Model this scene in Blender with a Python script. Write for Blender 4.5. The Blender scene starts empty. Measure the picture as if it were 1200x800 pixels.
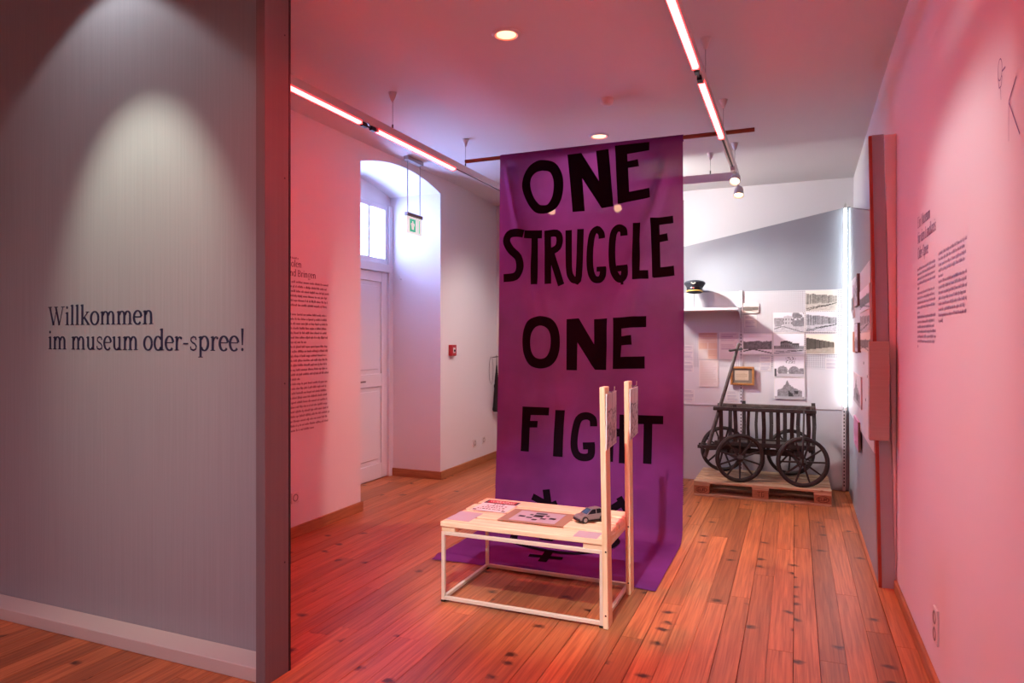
import bpy, bmesh, math, random
import numpy as np
from mathutils import Vector, Matrix
from mathutils.geometry import tessellate_polygon

random.seed(7)
SC = bpy.context.scene
COL = SC.collection

# ------------------------------------------------------------------ camera, world, exposure
cam_data = bpy.data.cameras.new('camera')
cam_data.sensor_width = 36.0
cam_data.lens = 24.0
cam_data.shift_y = -3.0 / 1200.0
cam_data.clip_start = 0.02
cam = bpy.data.objects.new('camera', cam_data)
cam.location = (0, 0, 1.5)
cam.rotation_euler = (math.radians(90), 0, math.radians(22.54))
COL.objects.link(cam)
SC.camera = cam

world = bpy.data.worlds.new('daylight_sky')
SC.world = world
world.use_nodes = True
world.node_tree.nodes['Background'].inputs[0].default_value = (0.345, 0.475, 1.0, 1)
world.node_tree.nodes['Background'].inputs[1].default_value = 36.0

vs = SC.view_settings
vs.view_transform = 'Standard'
vs.look = 'None'
vs.exposure = 0.0
vs.gamma = 1.0
vs.use_curve_mapping = False


def lamp(name, kind, loc, energy, color, aim=None, **kw):
    d = bpy.data.lights.new(name, kind)
    d.energy = energy
    d.color = color
    for k, v in kw.items():
        setattr(d, k, v)
    o = bpy.data.objects.new(name, d)
    o.location = loc
    if aim is not None:
        o.rotation_euler = (Vector(aim) - Vector(loc)).to_track_quat('-Z', 'Y').to_euler()
    COL.objects.link(o)
    return o


RED = (1.0, 0.045, 0.075)
WARM = (1.0, 0.80, 0.66)
# sunlight falling steeply through the fanlight onto the niche side
sun = lamp('sun', 'SUN', (-8, 2, 8), 15.0, (0.8, 0.88, 1.0), aim=(-8 + 0.5, 2 + 1.3, 8 - 0.87), angle=math.radians(6))
portal = lamp('window_portal', 'AREA', (-4.13, 5.715, 2.65), 1.0, (1, 1, 1), aim=(-3, 5.715, 2.65), shape='RECTANGLE', size=0.56, size_y=1.26)
portal.data.cycles.is_portal = True
# museum spots on the ceiling of the entrance space: two wash the welcome partition, one the opening of the room, plus an added fill
lamp('partition_spot', 'SPOT', (-3.0, 1.555, 3.28), 118, (1.0, 0.98, 0.8), aim=(-3.0, 2.455, 3.28 - 0.9 / math.tan(math.radians(34.5))), spot_size=math.radians(52), spot_blend=0.8, shadow_soft_size=0.02)
lamp('partition_fill', 'SPOT', (-2.5, -1.6, 3.05), 60.0, (0.90, 0.95, 1.0), aim=(-3.0, 2.455, 1.75), spot_size=math.radians(42), spot_blend=0.8, shadow_soft_size=0.05)  # added far lamp without a fixture, lifts the partition evenly
lamp('partition_wash', 'SPOT', (-3.2, 2.10, 3.56), 20, (0.95, 0.93, 1.0), aim=(-3.2, 2.10, 0.0), spot_size=math.radians(106), spot_blend=0.22, shadow_soft_size=0.03)
lamp('entrance_spot', 'SPOT', (-0.9, 1.2, 3.25), 560, (0.9, 0.97, 1.0), aim=(-1.3, 3.78, 0.55), spot_size=math.radians(34), spot_blend=0.6, shadow_soft_size=0.03)
lamp('text_spot', 'SPOT', (-0.95, 2.6, 3.2), 92, (0.94, 0.94, 1.0), aim=(0.56, 3.0, 1.75), spot_size=math.radians(58), spot_blend=0.9, shadow_soft_size=0.05)

# ------------------------------------------------------------------ materials


def lin(c):
    if isinstance(c, str):
        c = tuple(int(c[i:i + 2], 16) / 255 for i in (0, 2, 4))
    return tuple(x / 12.92 if x <= 0.04045 else ((x + 0.055) / 1.055) ** 2.4 for x in c) + (1,)


def node(nt, kind, loc=None, **kw):
    n = nt.nodes.new(kind)
    for k, v in kw.items():
        setattr(n, k, v)
    return n


def mat(name, color, rough=0.6, metal=0.0, var=0.0, vscale=(8, 8, 8), bump=0.0, bscale=200.0, emit=None, strength=0.0, coat=0.0, spec=0.5):
    m = bpy.data.materials.new(name)
    m.use_nodes = True
    nt = m.node_tree
    b = nt.nodes['Principled BSDF']
    c = lin(color)
    b.inputs['Base Color'].default_value = c
    b.inputs['Roughness'].default_value = rough
    b.inputs['Metallic'].default_value = metal
    b.inputs['Specular IOR Level'].default_value = spec
    b.inputs['Coat Weight'].default_value = coat
    if emit:
        b.inputs['Emission Color'].default_value = tuple(emit) + (1,)
        b.inputs['Emission Strength'].default_value = strength
    if var > 0 or bump > 0:
        tc = node(nt, 'ShaderNodeNewGeometry')
    if var > 0:
        mp = node(nt, 'ShaderNodeMapping')
        mp.inputs['Scale'].default_value = vscale
        nt.links.new(tc.outputs['Position'], mp.inputs['Vector'])
        nz = node(nt, 'ShaderNodeTexNoise')
        nz.inputs['Scale'].default_value = 1.0
        nz.inputs['Detail'].default_value = 5.0
        nt.links.new(mp.outputs['Vector'], nz.inputs['Vector'])
        rp = node(nt, 'ShaderNodeValToRGB')
        rp.color_ramp.elements[0].position = 0.3
        rp.color_ramp.elements[1].position = 0.7
        rp.color_ramp.elements[0].color = tuple(x * (1 - var) for x in c[:3]) + (1,)
        rp.color_ramp.elements[1].color = tuple(min(1, x * (1 + var)) for x in c[:3]) + (1,)
        nt.links.new(nz.outputs['Fac'], rp.inputs['Fac'])
        nt.links.new(rp.outputs['Color'], b.inputs['Base Color'])
    if bump > 0:
        n2 = node(nt, 'ShaderNodeTexNoise')
        n2.inputs['Scale'].default_value = bscale
        nt.links.new(tc.outputs['Position'], n2.inputs['Vector'])
        bp = node(nt, 'ShaderNodeBump')
        bp.inputs['Strength'].default_value = bump
        bp.inputs['Distance'].default_value = 0.002
        nt.links.new(n2.outputs['Fac'], bp.inputs['Height'])
        nt.links.new(bp.outputs['Normal'], b.inputs['Normal'])
    return m


def mat_floor():
    m = bpy.data.materials.new('stained_pine_boards')
    m.use_nodes = True
    nt = m.node_tree
    L = nt.links.new
    b = nt.nodes['Principled BSDF']
    geo = node(nt, 'ShaderNodeNewGeometry')
    oi = node(nt, 'ShaderNodeObjectInfo')
    off = node(nt, 'ShaderNodeCombineXYZ')
    mul = node(nt, 'ShaderNodeMath', operation='MULTIPLY')
    mul.inputs[1].default_value = 37.0
    L(oi.outputs['Random'], mul.inputs[0])
    L(mul.outputs[0], off.inputs['Y'])
    L(mul.outputs[0], off.inputs['Z'])
    add = node(nt, 'ShaderNodeVectorMath', operation='ADD')
    L(geo.outputs['Position'], add.inputs[0])
    L(off.outputs[0], add.inputs[1])
    # long grain
    mp = node(nt, 'ShaderNodeMapping')
    mp.inputs['Scale'].default_value = (70, 2.2, 1)
    L(add.outputs[0], mp.inputs['Vector'])
    nz = node(nt, 'ShaderNodeTexNoise')
    nz.inputs['Scale'].default_value = 1.0
    nz.inputs['Detail'].default_value = 6.0
    nz.inputs['Distortion'].default_value = 0.6
    L(mp.outputs[0], nz.inputs['Vector'])
    rp = node(nt, 'ShaderNodeValToRGB')
    e = rp.color_ramp.elements
    e[0].position = 0.22
    e[0].color = lin('804525')
    e[1].position = 0.72
    e[1].color = lin('bf7a4a')
    L(nz.outputs['Fac'], rp.inputs['Fac'])
    # board to board value
    hsv = node(nt, 'ShaderNodeHueSaturation')
    mr = node(nt, 'ShaderNodeMapRange')
    mr.inputs['To Min'].default_value = 0.66
    mr.inputs['To Max'].default_value = 1.18
    L(oi.outputs['Random'], mr.inputs['Value'])
    L(mr.outputs[0], hsv.inputs['Value'])
    L(rp.outputs['Color'], hsv.inputs['Color'])
    # knots
    mk = node(nt, 'ShaderNodeMapping')
    mk.inputs['Scale'].default_value = (7.0, 9.0, 1)
    L(add.outputs[0], mk.inputs['Vector'])
    vo = node(nt, 'ShaderNodeTexVoronoi', voronoi_dimensions='2D')
    vo.inputs['Scale'].default_value = 1.0
    n3 = node(nt, 'ShaderNodeTexNoise')
    n3.inputs['Scale'].default_value = 3.0
    mx = node(nt, 'ShaderNodeMixRGB')
    mx.inputs['Fac'].default_value = 0.30
    L(mk.outputs[0], mx.inputs['Color1'])
    L(n3.outputs['Color'], mx.inputs['Color2'])
    L(mk.outputs[0], n3.inputs['Vector'])
    L(mx.outputs['Color'], vo.inputs['Vector'])
    rk = node(nt, 'ShaderNodeValToRGB')
    rk.color_ramp.elements[0].position = 0.05
    rk.color_ramp.elements[0].color = (0.95, 0.95, 0.95, 1)
    rk.color_ramp.elements[1].position = 0.20
    rk.color_ramp.elements[1].color = (0, 0, 0, 1)
    L(vo.outputs['Distance'], rk.inputs['Fac'])
    mix = node(nt, 'ShaderNodeMixRGB')
    mix.inputs['Color2'].default_value = lin('30140a')
    sepc = node(nt, 'ShaderNodeSeparateColor')
    L(vo.outputs['Color'], sepc.inputs[0])
    some = node(nt, 'ShaderNodeMath', operation='LESS_THAN')
    some.inputs[1].default_value = 0.17
    L(sepc.outputs[0], some.inputs[0])
    fk = node(nt, 'ShaderNodeMath', operation='MULTIPLY')
    L(some.outputs[0], fk.inputs[1])
    L(rk.outputs['Color'], fk.inputs[0])
    L(fk.outputs[0], mix.inputs['Fac'])
    L(hsv.outputs['Color'], mix.inputs['Color1'])
    L(mix.outputs['Color'], b.inputs['Base Color'])
    b.inputs['Roughness'].default_value = 0.38
    b.inputs['Specular IOR Level'].default_value = 0.35
    bp = node(nt, 'ShaderNodeBump')
    bp.inputs['Strength'].default_value = 0.12
    bp.inputs['Distance'].default_value = 0.002
    L(nz.outputs['Fac'], bp.inputs['Height'])
    L(bp.outputs['Normal'], b.inputs['Normal'])
    return m


def mat_lumber(name, c0, c1, scale, knot=True):
    m = bpy.data.materials.new(name)
    m.use_nodes = True
    nt = m.node_tree
    L = nt.links.new
    b = nt.nodes['Principled BSDF']
    geo = node(nt, 'ShaderNodeNewGeometry')
    mp = node(nt, 'ShaderNodeMapping')
    mp.inputs['Scale'].default_value = scale
    L(geo.outputs['Position'], mp.inputs['Vector'])
    nz = node(nt, 'ShaderNodeTexNoise')
    nz.inputs['Scale'].default_value = 1.0
    nz.inputs['Detail'].default_value = 4.0
    nz.inputs['Distortion'].default_value = 0.8
    L(mp.outputs[0], nz.inputs['Vector'])
    rp = node(nt, 'ShaderNodeValToRGB')
    rp.color_ramp.elements[0].position = 0.3
    rp.color_ramp.elements[0].color = lin(c0)
    rp.color_ramp.elements[1].position = 0.65
    rp.color_ramp.elements[1].color = lin(c1)
    L(nz.outputs['Fac'], rp.inputs['Fac'])
    out = rp.outputs['Color']
    if knot:
        vo = node(nt, 'ShaderNodeTexVoronoi')
        vo.inputs['Scale'].default_value = 5.0
        L(geo.outputs['Position'], vo.inputs['Vector'])
        rk = node(nt, 'ShaderNodeValToRGB')
        rk.color_ramp.elements[0].position = 0.05
        rk.color_ramp.elements[0].color = (0.6, 0.6, 0.6, 1)
        rk.color_ramp.elements[1].position = 0.11
        rk.color_ramp.elements[1].color = (0, 0, 0, 1)
        L(vo.outputs['Distance'], rk.inputs['Fac'])
        mix = node(nt, 'ShaderNodeMixRGB')
        mix.inputs['Color2'].default_value = lin('6b3a1c')
        L(rk.outputs['Color'], mix.inputs['Fac'])
        L(out, mix.inputs['Color1'])
        out = mix.outputs['Color']
    L(out, b.inputs['Base Color'])
    b.inputs['Roughness'].default_value = 0.6
    return m


def mat_print():
    m = bpy.data.materials.new('printed_surface')
    m.use_nodes = True
    nt = m.node_tree
    b = nt.nodes['Principled BSDF']
    a = node(nt, 'ShaderNodeAttribute', attribute_name='Col')
    nt.links.new(a.outputs['Color'], b.inputs['Base Color'])
    b.inputs['Roughness'].default_value = 0.5
    return m


def mat_perforated():
    m = bpy.data.materials.new('perforated_white_steel')
    m.use_nodes = True
    nt = m.node_tree
    L = nt.links.new
    b = nt.nodes['Principled BSDF']
    geo = node(nt, 'ShaderNodeNewGeometry')
    # holes on a square grid in the plane of the sheet (X + Y covers both the facing and the side sheets)
    sep = node(nt, 'ShaderNodeSeparateXYZ')
    L(geo.outputs['Position'], sep.inputs[0])
    sm = node(nt, 'ShaderNodeMath', operation='ADD')
    L(sep.outputs['X'], sm.inputs[0])
    L(sep.outputs['Y'], sm.inputs[1])

    def cell(sock):
        d = node(nt, 'ShaderNodeMath', operation='DIVIDE')
        d.inputs[1].default_value = 0.0205
        L(sock, d.inputs[0])
        f = node(nt, 'ShaderNodeMath', operation='FRACT')
        L(d.outputs[0], f.inputs[0])
        s = node(nt, 'ShaderNodeMath', operation='SUBTRACT')
        s.inputs[1].default_value = 0.5
        L(f.outputs[0], s.inputs[0])
        p = node(nt, 'ShaderNodeMath', operation='POWER')
        p.inputs[1].default_value = 2.0
        L(s.outputs[0], p.inputs[0])
        return p.outputs[0]
    ad = node(nt, 'ShaderNodeMath', operation='ADD')
    L(cell(sm.outputs[0]), ad.inputs[0])
    L(cell(sep.outputs['Z']), ad.inputs[1])
    lt = node(nt, 'ShaderNodeMath', operation='LESS_THAN')
    lt.inputs[1].default_value = 0.062
    L(ad.outputs[0], lt.inputs[0])
    mix = node(nt, 'ShaderNodeMixRGB')
    mix.inputs['Color1'].default_value = lin('c6c6c8')
    mix.inputs['Color2'].default_value = lin('5c5f64')
    L(lt.outputs[0], mix.inputs['Fac'])
    L(mix.outputs['Color'], b.inputs['Base Color'])
    b.inputs['Roughness'].default_value = 0.45
    return m


def mat_cloth(name, color, trans):
    m = bpy.data.materials.new(name)
    m.use_nodes = True
    nt = m.node_tree
    L = nt.links.new
    nt.nodes.remove(nt.nodes['Principled BSDF'])
    out = nt.nodes['Material Output']
    geo = node(nt, 'ShaderNodeNewGeometry')
    nz = node(nt, 'ShaderNodeTexNoise')
    nz.inputs['Scale'].default_value = 2.2
    nz.inputs['Detail'].default_value = 3
    L(geo.outputs['Position'], nz.inputs['Vector'])
    rp = node(nt, 'ShaderNodeValToRGB')
    c = lin(color)
    rp.color_ramp.elements[0].position = 0.3
    rp.color_ramp.elements[0].color = tuple(x * 0.8 for x in c[:3]) + (1,)
    rp.color_ramp.elements[1].position = 0.7
    rp.color_ramp.elements[1].color = tuple(min(1, x * 1.2) for x in c[:3]) + (1,)
    L(nz.outputs['Fac'], rp.inputs['Fac'])
    df = node(nt, 'ShaderNodeBsdfDiffuse')
    tr = node(nt, 'ShaderNodeBsdfTranslucent')
    L(rp.outputs['Color'], df.inputs['Color'])
    L(rp.outputs['Color'], tr.inputs['Color'])
    w = node(nt, 'ShaderNodeTexNoise')
    w.inputs['Scale'].default_value = 260.0
    L(geo.outputs['Position'], w.inputs['Vector'])
    bp = node(nt, 'ShaderNodeBump')
    bp.inputs['Strength'].default_value = 0.15
    bp.inputs['Distance'].default_value = 0.001
    L(w.outputs['Fac'], bp.inputs['Height'])
    L(bp.outputs['Normal'], df.inputs['Normal'])
    mx = node(nt, 'ShaderNodeMixShader')
    mx.inputs['Fac'].default_value = trans
    L(df.outputs[0], mx.inputs[1])
    L(tr.outputs[0], mx.inputs[2])
    # a thinly woven sheet lets a little light straight through
    tp = node(nt, 'ShaderNodeBsdfTransparent')
    m2 = node(nt, 'ShaderNodeMixShader')
    m2.inputs['Fac'].default_value = 0.03 if trans > 0 else 0.0
    L(mx.outputs[0], m2.inputs[1])
    L(tp.outputs[0], m2.inputs[2])
    L(m2.outputs[0], out.inputs['Surface'])
    return m


def mat_pane():
    m = bpy.data.materials.new('window_glass')
    m.use_nodes = True
    nt = m.node_tree
    nt.nodes.remove(nt.nodes['Principled BSDF'])
    tp = node(nt, 'ShaderNodeBsdfTransparent')
    gl = node(nt, 'ShaderNodeBsdfGlossy')
    gl.inputs['Roughness'].default_value = 0.02
    mx = node(nt, 'ShaderNodeMixShader')
    mx.inputs['Fac'].default_value = 0.06
    nt.links.new(tp.outputs[0], mx.inputs[1])
    nt.links.new(gl.outputs[0], mx.inputs[2])
    nt.links.new(mx.outputs[0], nt.nodes['Material Output'].inputs['Surface'])
    return m


M = dict(
    wall=mat('white_wall_paint', 'd8d6d6', 0.85, bump=0.05, bscale=90),
    ceil=mat('white_ceiling_paint', 'd2cfcf', 0.9),
    front=mat('grey_partition_cloth', '8f9295', 0.75, var=0.05, vscale=(90, 90, 1.5), bump=0.1, bscale=300),
    frontpost=mat('grey_partition_post', '6f696a', 0.6, var=0.06, vscale=(60, 60, 1)),
    sill=mat('grey_partition_sill', 'bab8b0', 0.6),
    floor=mat_floor(),
    sub=mat('subfloor', '24140c', 0.9),
    skirt=mat_lumber('oiled_skirting', '8e5a34', 'a86f42', (3, 3, 40), knot=False),
    litgap=mat('pale_lit_gap', 'efecec', 0.7),  # pale stand-in for the lit wall seen through the gap
    door=mat('white_door_paint', 'd6d5d8', 0.45),
    pane=mat_pane(),
    pine=mat_lumber('pale_pine', 'dcbf92', 'f0dcb6', (3, 55, 55)),
    post=mat_lumber('pale_pine_upright', 'dabb8b', 'efd9b2', (55, 55, 3)),
    steel=mat('cream_square_tube', 'dbd2bc', 0.45, metal=0.1),
    white=mat('white_powder_coat', 'd6d4d0', 0.4),
    track=mat('white_track', 'd2cbc8', 0.4),
    groove=mat('black_groove', '241f20', 0.6),
    black=mat('black_plastic', '141214', 0.45),
    tube=mat('red_light_tube', 'ffdcd8', 0.4, emit=(1.0, 0.030, 0.030), strength=35.0),
    down=mat('downlight_glow', 'ffeedd', 0.4, emit=(1.0, 0.66, 0.32), strength=2.2),
    downhalo=mat('downlight_red_halo', 'ffb0a0', 0.4, emit=(1.0, 0.16, 0.08), strength=1.6),  # red halo round the light, put in as emission
    tubeglow=mat('red_rim_glow', 'ff8a80', 0.4, emit=(1.0, 0.05, 0.06), strength=1.5),  # emissive border imitating the red glow at the tube rims
    spotglow=mat('spot_glow', 'ffeedd', 0.4, emit=(1.0, 0.60, 0.32), strength=22.0),
    led=mat('white_light_tube', 'f4f6ff', 0.3, emit=(0.88, 0.95, 1.0), strength=13.5),
    cloth=mat_cloth('purple_cloth', '70357c', 0.20),
    paint=mat_cloth('black_paint_on_cloth', '17101a', 0.0),
    pole=mat_lumber('dark_wooden_pole', '6a3420', '84482c', (3, 60, 60), knot=False),
    grey=mat('grey_display_board', '8b9096', 0.5, var=0.03, vscale=(3, 3, 3)),
    greylow=mat('grey_display_base', 'b2b4b8', 0.5),
    sheet=mat('white_steel_sheet', 'c8c8ca', 0.4),
    perf=mat_perforated(),
    ply=mat('plywood_edge', '9c4a34', 0.55, var=0.2, vscale=(80, 80, 4)),
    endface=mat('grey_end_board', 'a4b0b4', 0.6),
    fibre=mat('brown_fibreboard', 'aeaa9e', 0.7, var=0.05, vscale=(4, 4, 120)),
    ink=mat('dark_blue_lettering', '1d2340', 0.6),
    inkgrey=mat('faded_lettering', '74658a', 0.6),
    inkred=mat('dark_text_lettering', '5a3548', 0.6),
    printed=mat_print(),
    paper=mat('white_paper', 'd9d6d2', 0.7),
    cart=mat('weathered_cart_wood', '302b28', 0.65, var=0.35, vscale=(25, 25, 25), bump=0.2, bscale=120),
    carttop=mat('grey_worn_cart_wood', '524c46', 0.7, var=0.3, vscale=(30, 30, 30)),
    iron=mat('old_iron', '3a3532', 0.5, metal=0.7),
    pallet=mat_lumber('pallet_boards', '9a7c5c', 'cdb08a', (4, 60, 60)),
    palletblock=mat_lumber('pallet_blocks', '8f5a3a', 'a8714a', (20, 20, 60), knot=False),
    stamp=mat('burnt_stamp', '4a2516', 0.8),
    hat=mat('dark_navy_wool', '1a1c26', 0.85),
    visor=mat('black_patent_visor', '0d0d10', 0.2),
    gold=mat('gold_braid', 'b08c3c', 0.5),
    badge=mat('pale_badge', 'b9b2a4', 0.5),
    badgered=mat('dark_red_badge', '7c2a22', 0.5),
    steelwire=mat('grey_wire', '8b8a8c', 0.4, metal=0.6),
    alu=mat('brushed_aluminium', '8d8684', 0.35, metal=0.6),
    exitwhite=mat('lit_white_sign', 'f2f6f4', 0.3, emit=(0.92, 1.0, 0.97), strength=0.55),
    exitgreen=mat('lit_green_sign', '3fc39a', 0.3, emit=(0.10, 0.55, 0.38), strength=0.5),
    alarm=mat('red_alarm_box', 'a01420', 0.4),
    socket=mat('white_socket_plastic', 'cfcac6', 0.4),
    socketin=mat('socket_recess', '8d8785', 0.5),
    frameoak=mat_lumber('oak_picture_frame', '8b5a2a', 'a8713a', (30, 30, 30), knot=False),
    mount=mat('grey_mount_edge_shade', '6f675c', 0.7),  # real mount grey, also painted shade on side picture edges
    silver=mat('silver_toy_paint', '8d8985', 0.3, metal=0.4),
    toyglass=mat('toy_dark_glass', '101014', 0.3, spec=0.25),
    tyre=mat('toy_black_tyre', '131214', 0.7),
    orange=mat('orange_board', 'b96b3e', 0.6),
    pink=mat('pink_board', 'c08fae', 0.6),
    umbrella=mat('black_umbrella_cloth', '121114', 0.8),
    wire=mat('dark_wire', '3a3638', 0.5, metal=0.5),
    brown=mat('brown_sheet', '94795f', 0.7),
    lilac=mat('lilac_grey_sheet', 'a8a3aa', 0.7),
    redprint=mat('red_print', 'b02430', 0.6),
)

# ------------------------------------------------------------------ mesh helpers


class MB:
    """collects shapes given in world coordinates"""

    def __init__(self):
        self.v = []
        self.f = []
        self.smooth = []

    def add(self, vs_, fs, smooth=False):
        o = len(self.v)
        self.v += [tuple(p) for p in vs_]
        self.f += [tuple(i + o for i in f) for f in fs]
        self.smooth += [smooth] * len(fs)
        return self

    def box(self, a, b, rot=None, piv=None):
        x0, y0, z0 = (min(a[i], b[i]) for i in range(3))
        x1, y1, z1 = (max(a[i], b[i]) for i in range(3))
        p = [(x0, y0, z0), (x1, y0, z0), (x1, y1, z0), (x0, y1, z0), (x0, y0, z1), (x1, y0, z1), (x1, y1, z1), (x0, y1, z1)]
        if rot is not None:
            pv = Vector(piv if piv is not None else ((x0 + x1) / 2, (y0 + y1) / 2, (z0 + z1) / 2))
            p = [tuple(rot @ (Vector(q) - pv) + pv) for q in p]
        return self.add(p, [(0, 3, 2, 1), (4, 5, 6, 7), (0, 1, 5, 4), (1, 2, 6, 5), (2, 3, 7, 6), (3, 0, 4, 7)])

    def beam(self, p0, p1, w, h, up=(0, 0, 1)):
        """rectangular bar from p0 to p1; w across, h along up"""
        p0, p1 = Vector(p0), Vector(p1)
        d = (p1 - p0).normalized()
        s = d.cross(Vector(up)).normalized()
        u = s.cross(d).normalized()
        q = []
        for c in (p0, p1):
            for a, b in ((-1, -1), (1, -1), (1, 1), (-1, 1)):
                q.append(c + s * a * w / 2 + u * b * h / 2)
        return self.add(q, [(0, 1, 2, 3)[::-1], (4, 5, 6, 7), (0, 1, 5, 4), (1, 2, 6, 5), (2, 3, 7, 6), (3, 0, 4, 7)])

    def cyl(self, p0, p1, r0, r1=None, n=12, cap=True, smooth=True):
        r1 = r0 if r1 is None else r1
        p0, p1 = Vector(p0), Vector(p1)
        d = (p1 - p0).normalized()
        a = d.orthogonal().normalized()
        b = d.cross(a)
        ring = [[c + (a * math.cos(t) + b * math.sin(t)) * r for t in [2 * math.pi * k / n for k in range(n)]] for c, r in ((p0, r0), (p1, r1))]
        self.add(ring[0] + ring[1], [(k, (k + 1) % n, n + (k + 1) % n, n + k) for k in range(n)], smooth)
        if cap:
            self.add(ring[0], [tuple(range(n))[::-1]])
            self.add(ring[1], [tuple(range(n))])
        return self

    def lathe(self, prof, c, axis=(0, 0, 1), n=24, smooth=True, closed=False):
        """prof: (radius, height) pairs about an axis through c"""
        c = Vector(c)
        d = Vector(axis).normalized()
        a = d.orthogonal().normalized()
        b = d.cross(a)
        vs_ = []
        for r, h in prof:
            for k in range(n):
                t = 2 * math.pi * k / n
                vs_.append(c + d * h + (a * math.cos(t) + b * math.sin(t)) * r)
        m = len(prof)
        fs = []
        for i in range(m if closed else m - 1):
            j = (i + 1) % m
            for k in range(n):
                fs.append((i * n + k, i * n + (k + 1) % n, j * n + (k + 1) % n, j * n + k))
        return self.add(vs_, fs, smooth)

    def tube(self, pts, r, n=6):
        pts = [Vector(p) for p in pts]
        vs_ = []
        for i, p in enumerate(pts):
            d = (pts[min(i + 1, len(pts) - 1)] - pts[max(i - 1, 0)]).normalized()
            a = d.cross(Vector((0.31, 0.17, 0.93))).normalized()
            b = d.cross(a)
            vs_ += [p + (a * math.cos(2 * math.pi * k / n) + b * math.sin(2 * math.pi * k / n)) * r for k in range(n)]
        fs = [(i * n + k, i * n + (k + 1) % n, (i + 1) * n + (k + 1) % n, (i + 1) * n + k) for i in range(len(pts) - 1) for k in range(n)]
        fs += [tuple(range(n))[::-1], tuple((len(pts) - 1) * n + k for k in range(n))]
        return self.add(vs_, fs, True)

    def prism(self, poly, fn0, fn1):
        """poly: 2-D outline; fn0/fn1 map (a, b) to the two end faces"""
        n = len(poly)
        return self.add([fn0(*p) for p in poly] + [fn1(*p) for p in poly],
                        [tuple(range(n)), tuple(range(2 * n - 1, n - 1, -1))] + [(k, n + k, n + (k + 1) % n, (k + 1) % n) for k in range(n)])


BASE = {}


def obj(name, mb, m, parent=None, base=None, bevel=0.0, kind=None, recalc=True):
    """links the collected shapes as ONE mesh object"""
    org = Vector(BASE[parent.name]) if parent is not None else Vector(base if base is not None else (0, 0, 0))
    me = bpy.data.meshes.new(name)
    me.from_pydata([tuple(Vector(p) - org) for p in mb.v], [], mb.f)
    bm = bmesh.new()
    bm.from_mesh(me)
    for f, s in zip(bm.faces, mb.smooth):
        f.smooth = s
    if recalc:
        bmesh.ops.recalc_face_normals(bm, faces=bm.faces)
    if bevel > 0:
        es = [e for e in bm.edges if len(e.link_faces) == 2 and e.calc_face_angle(0) > 0.7]
        bmesh.ops.bevel(bm, geom=es, offset=bevel, segments=1, affect='EDGES', profile=0.5)
    bm.to_mesh(me)
    bm.free()
    me.materials.append(m)
    o = bpy.data.objects.new(name, me)
    COL.objects.link(o)
    if parent is not None:
        o.parent = parent
    else:
        o.location = org
    BASE[o.name] = tuple(org)
    if kind:
        o['kind'] = kind
    return o


def tag(o, label, cat, group=None):
    o['label'] = label
    o['category'] = cat
    if group:
        o['group'] = group
    return o


def thing(name, label, cat, base, group=None):
    o = bpy.data.objects.new(name, None)
    o.empty_display_size = 0.1
    o.location = base
    COL.objects.link(o)
    BASE[o.name] = tuple(base)
    return tag(o, label, cat, group)


def dup(root, loc, label=None):
    """copies a thing with its parts and sub-parts"""
    r = root.copy()
    COL.objects.link(r)
    r.location = loc
    BASE[r.name] = tuple(loc)
    if label:
        r['label'] = label
    for ch in list(root.children):
        c = ch.copy()
        COL.objects.link(c)
        c.parent = r
        for g in list(ch.children):
            d = g.copy()
            COL.objects.link(d)
            d.parent = c
    return r


def raster(name, fn, nu, nv, place, parent, m=None):
    """flat print: a fine grid of cells with a colour each; place(u, v) gives the world point"""
    org = Vector(BASE[parent.name])
    vs_ = [tuple(Vector(place(i / nu, j / nv)) - org) for j in range(nv + 1) for i in range(nu + 1)]
    fs = [(j * (nu + 1) + i, j * (nu + 1) + i + 1, (j + 1) * (nu + 1) + i + 1, (j + 1) * (nu + 1) + i) for j in range(nv) for i in range(nu)]
    me = bpy.data.meshes.new(name)
    me.from_pydata(vs_, [], fs)
    at = me.color_attributes.new('Col', 'FLOAT_COLOR', 'POINT')
    data = []
    for j in range(nv + 1):
        for i in range(nu + 1):
            data += list(fn(i / nu, j / nv)) + [1.0]
    at.data.foreach_set('color', data)
    me.materials.append(m or M['printed'])
    o = bpy.data.objects.new(name, me)
    COL.objects.link(o)
    o.parent = parent
    BASE[o.name] = tuple(org)
    return o


# ------------------------------------------------------------------ lettering (outline strokes of a serif hand)


def arc(cx, cy, rx, ry, a0, a1, n=12):
    return [(cx + rx * math.cos(math.radians(a0 + (a1 - a0) * k / n)), cy + ry * math.sin(math.radians(a0 + (a1 - a0) * k / n))) for k in range(n + 1)]


def sw(pts, thick=0.108, thin=0.048):
    """a stroke: thick where it runs upright, thin where it runs level"""
    n = len(pts)
    q = []
    for i, (x, y) in enumerate(pts):
        x0, y0 = pts[max(i - 1, 0)]
        x1, y1 = pts[min(i + 1, n - 1)]
        dx, dy = x1 - x0, y1 - y0
        l = math.hypot(dx, dy) or 1
        w = thin + (thick - thin) * abs(dy / l) ** 1.4
        q.append(((x - dy / l * w / 2, y + dx / l * w / 2), (x + dy / l * w / 2, y - dx / l * w / 2)))
    return [[q[i][0], q[i + 1][0], q[i + 1][1], q[i][1]] for i in range(n - 1)]


def rect(x0, y0, x1, y1):
    return [[(x0, y0), (x1, y0), (x1, y1), (x0, y1)]]


def dot(cx, cy, r=0.052):
    return [arc(cx, cy, r, r, 0, 330, 11)]


def stem(x, y0, y1, foot=True, flag=True, w=0.108):
    s = rect(x - w / 2, y0, x + w / 2, y1)
    if foot:
        s += rect(x - 0.105, y0, x + 0.105, y0 + 0.026)
    if flag:
        s += [[(x - 0.11, y1 - 0.035), (x - w / 2, y1 - 0.07), (x - w / 2, y1), (x - 0.02, y1)]]
    return s


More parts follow.
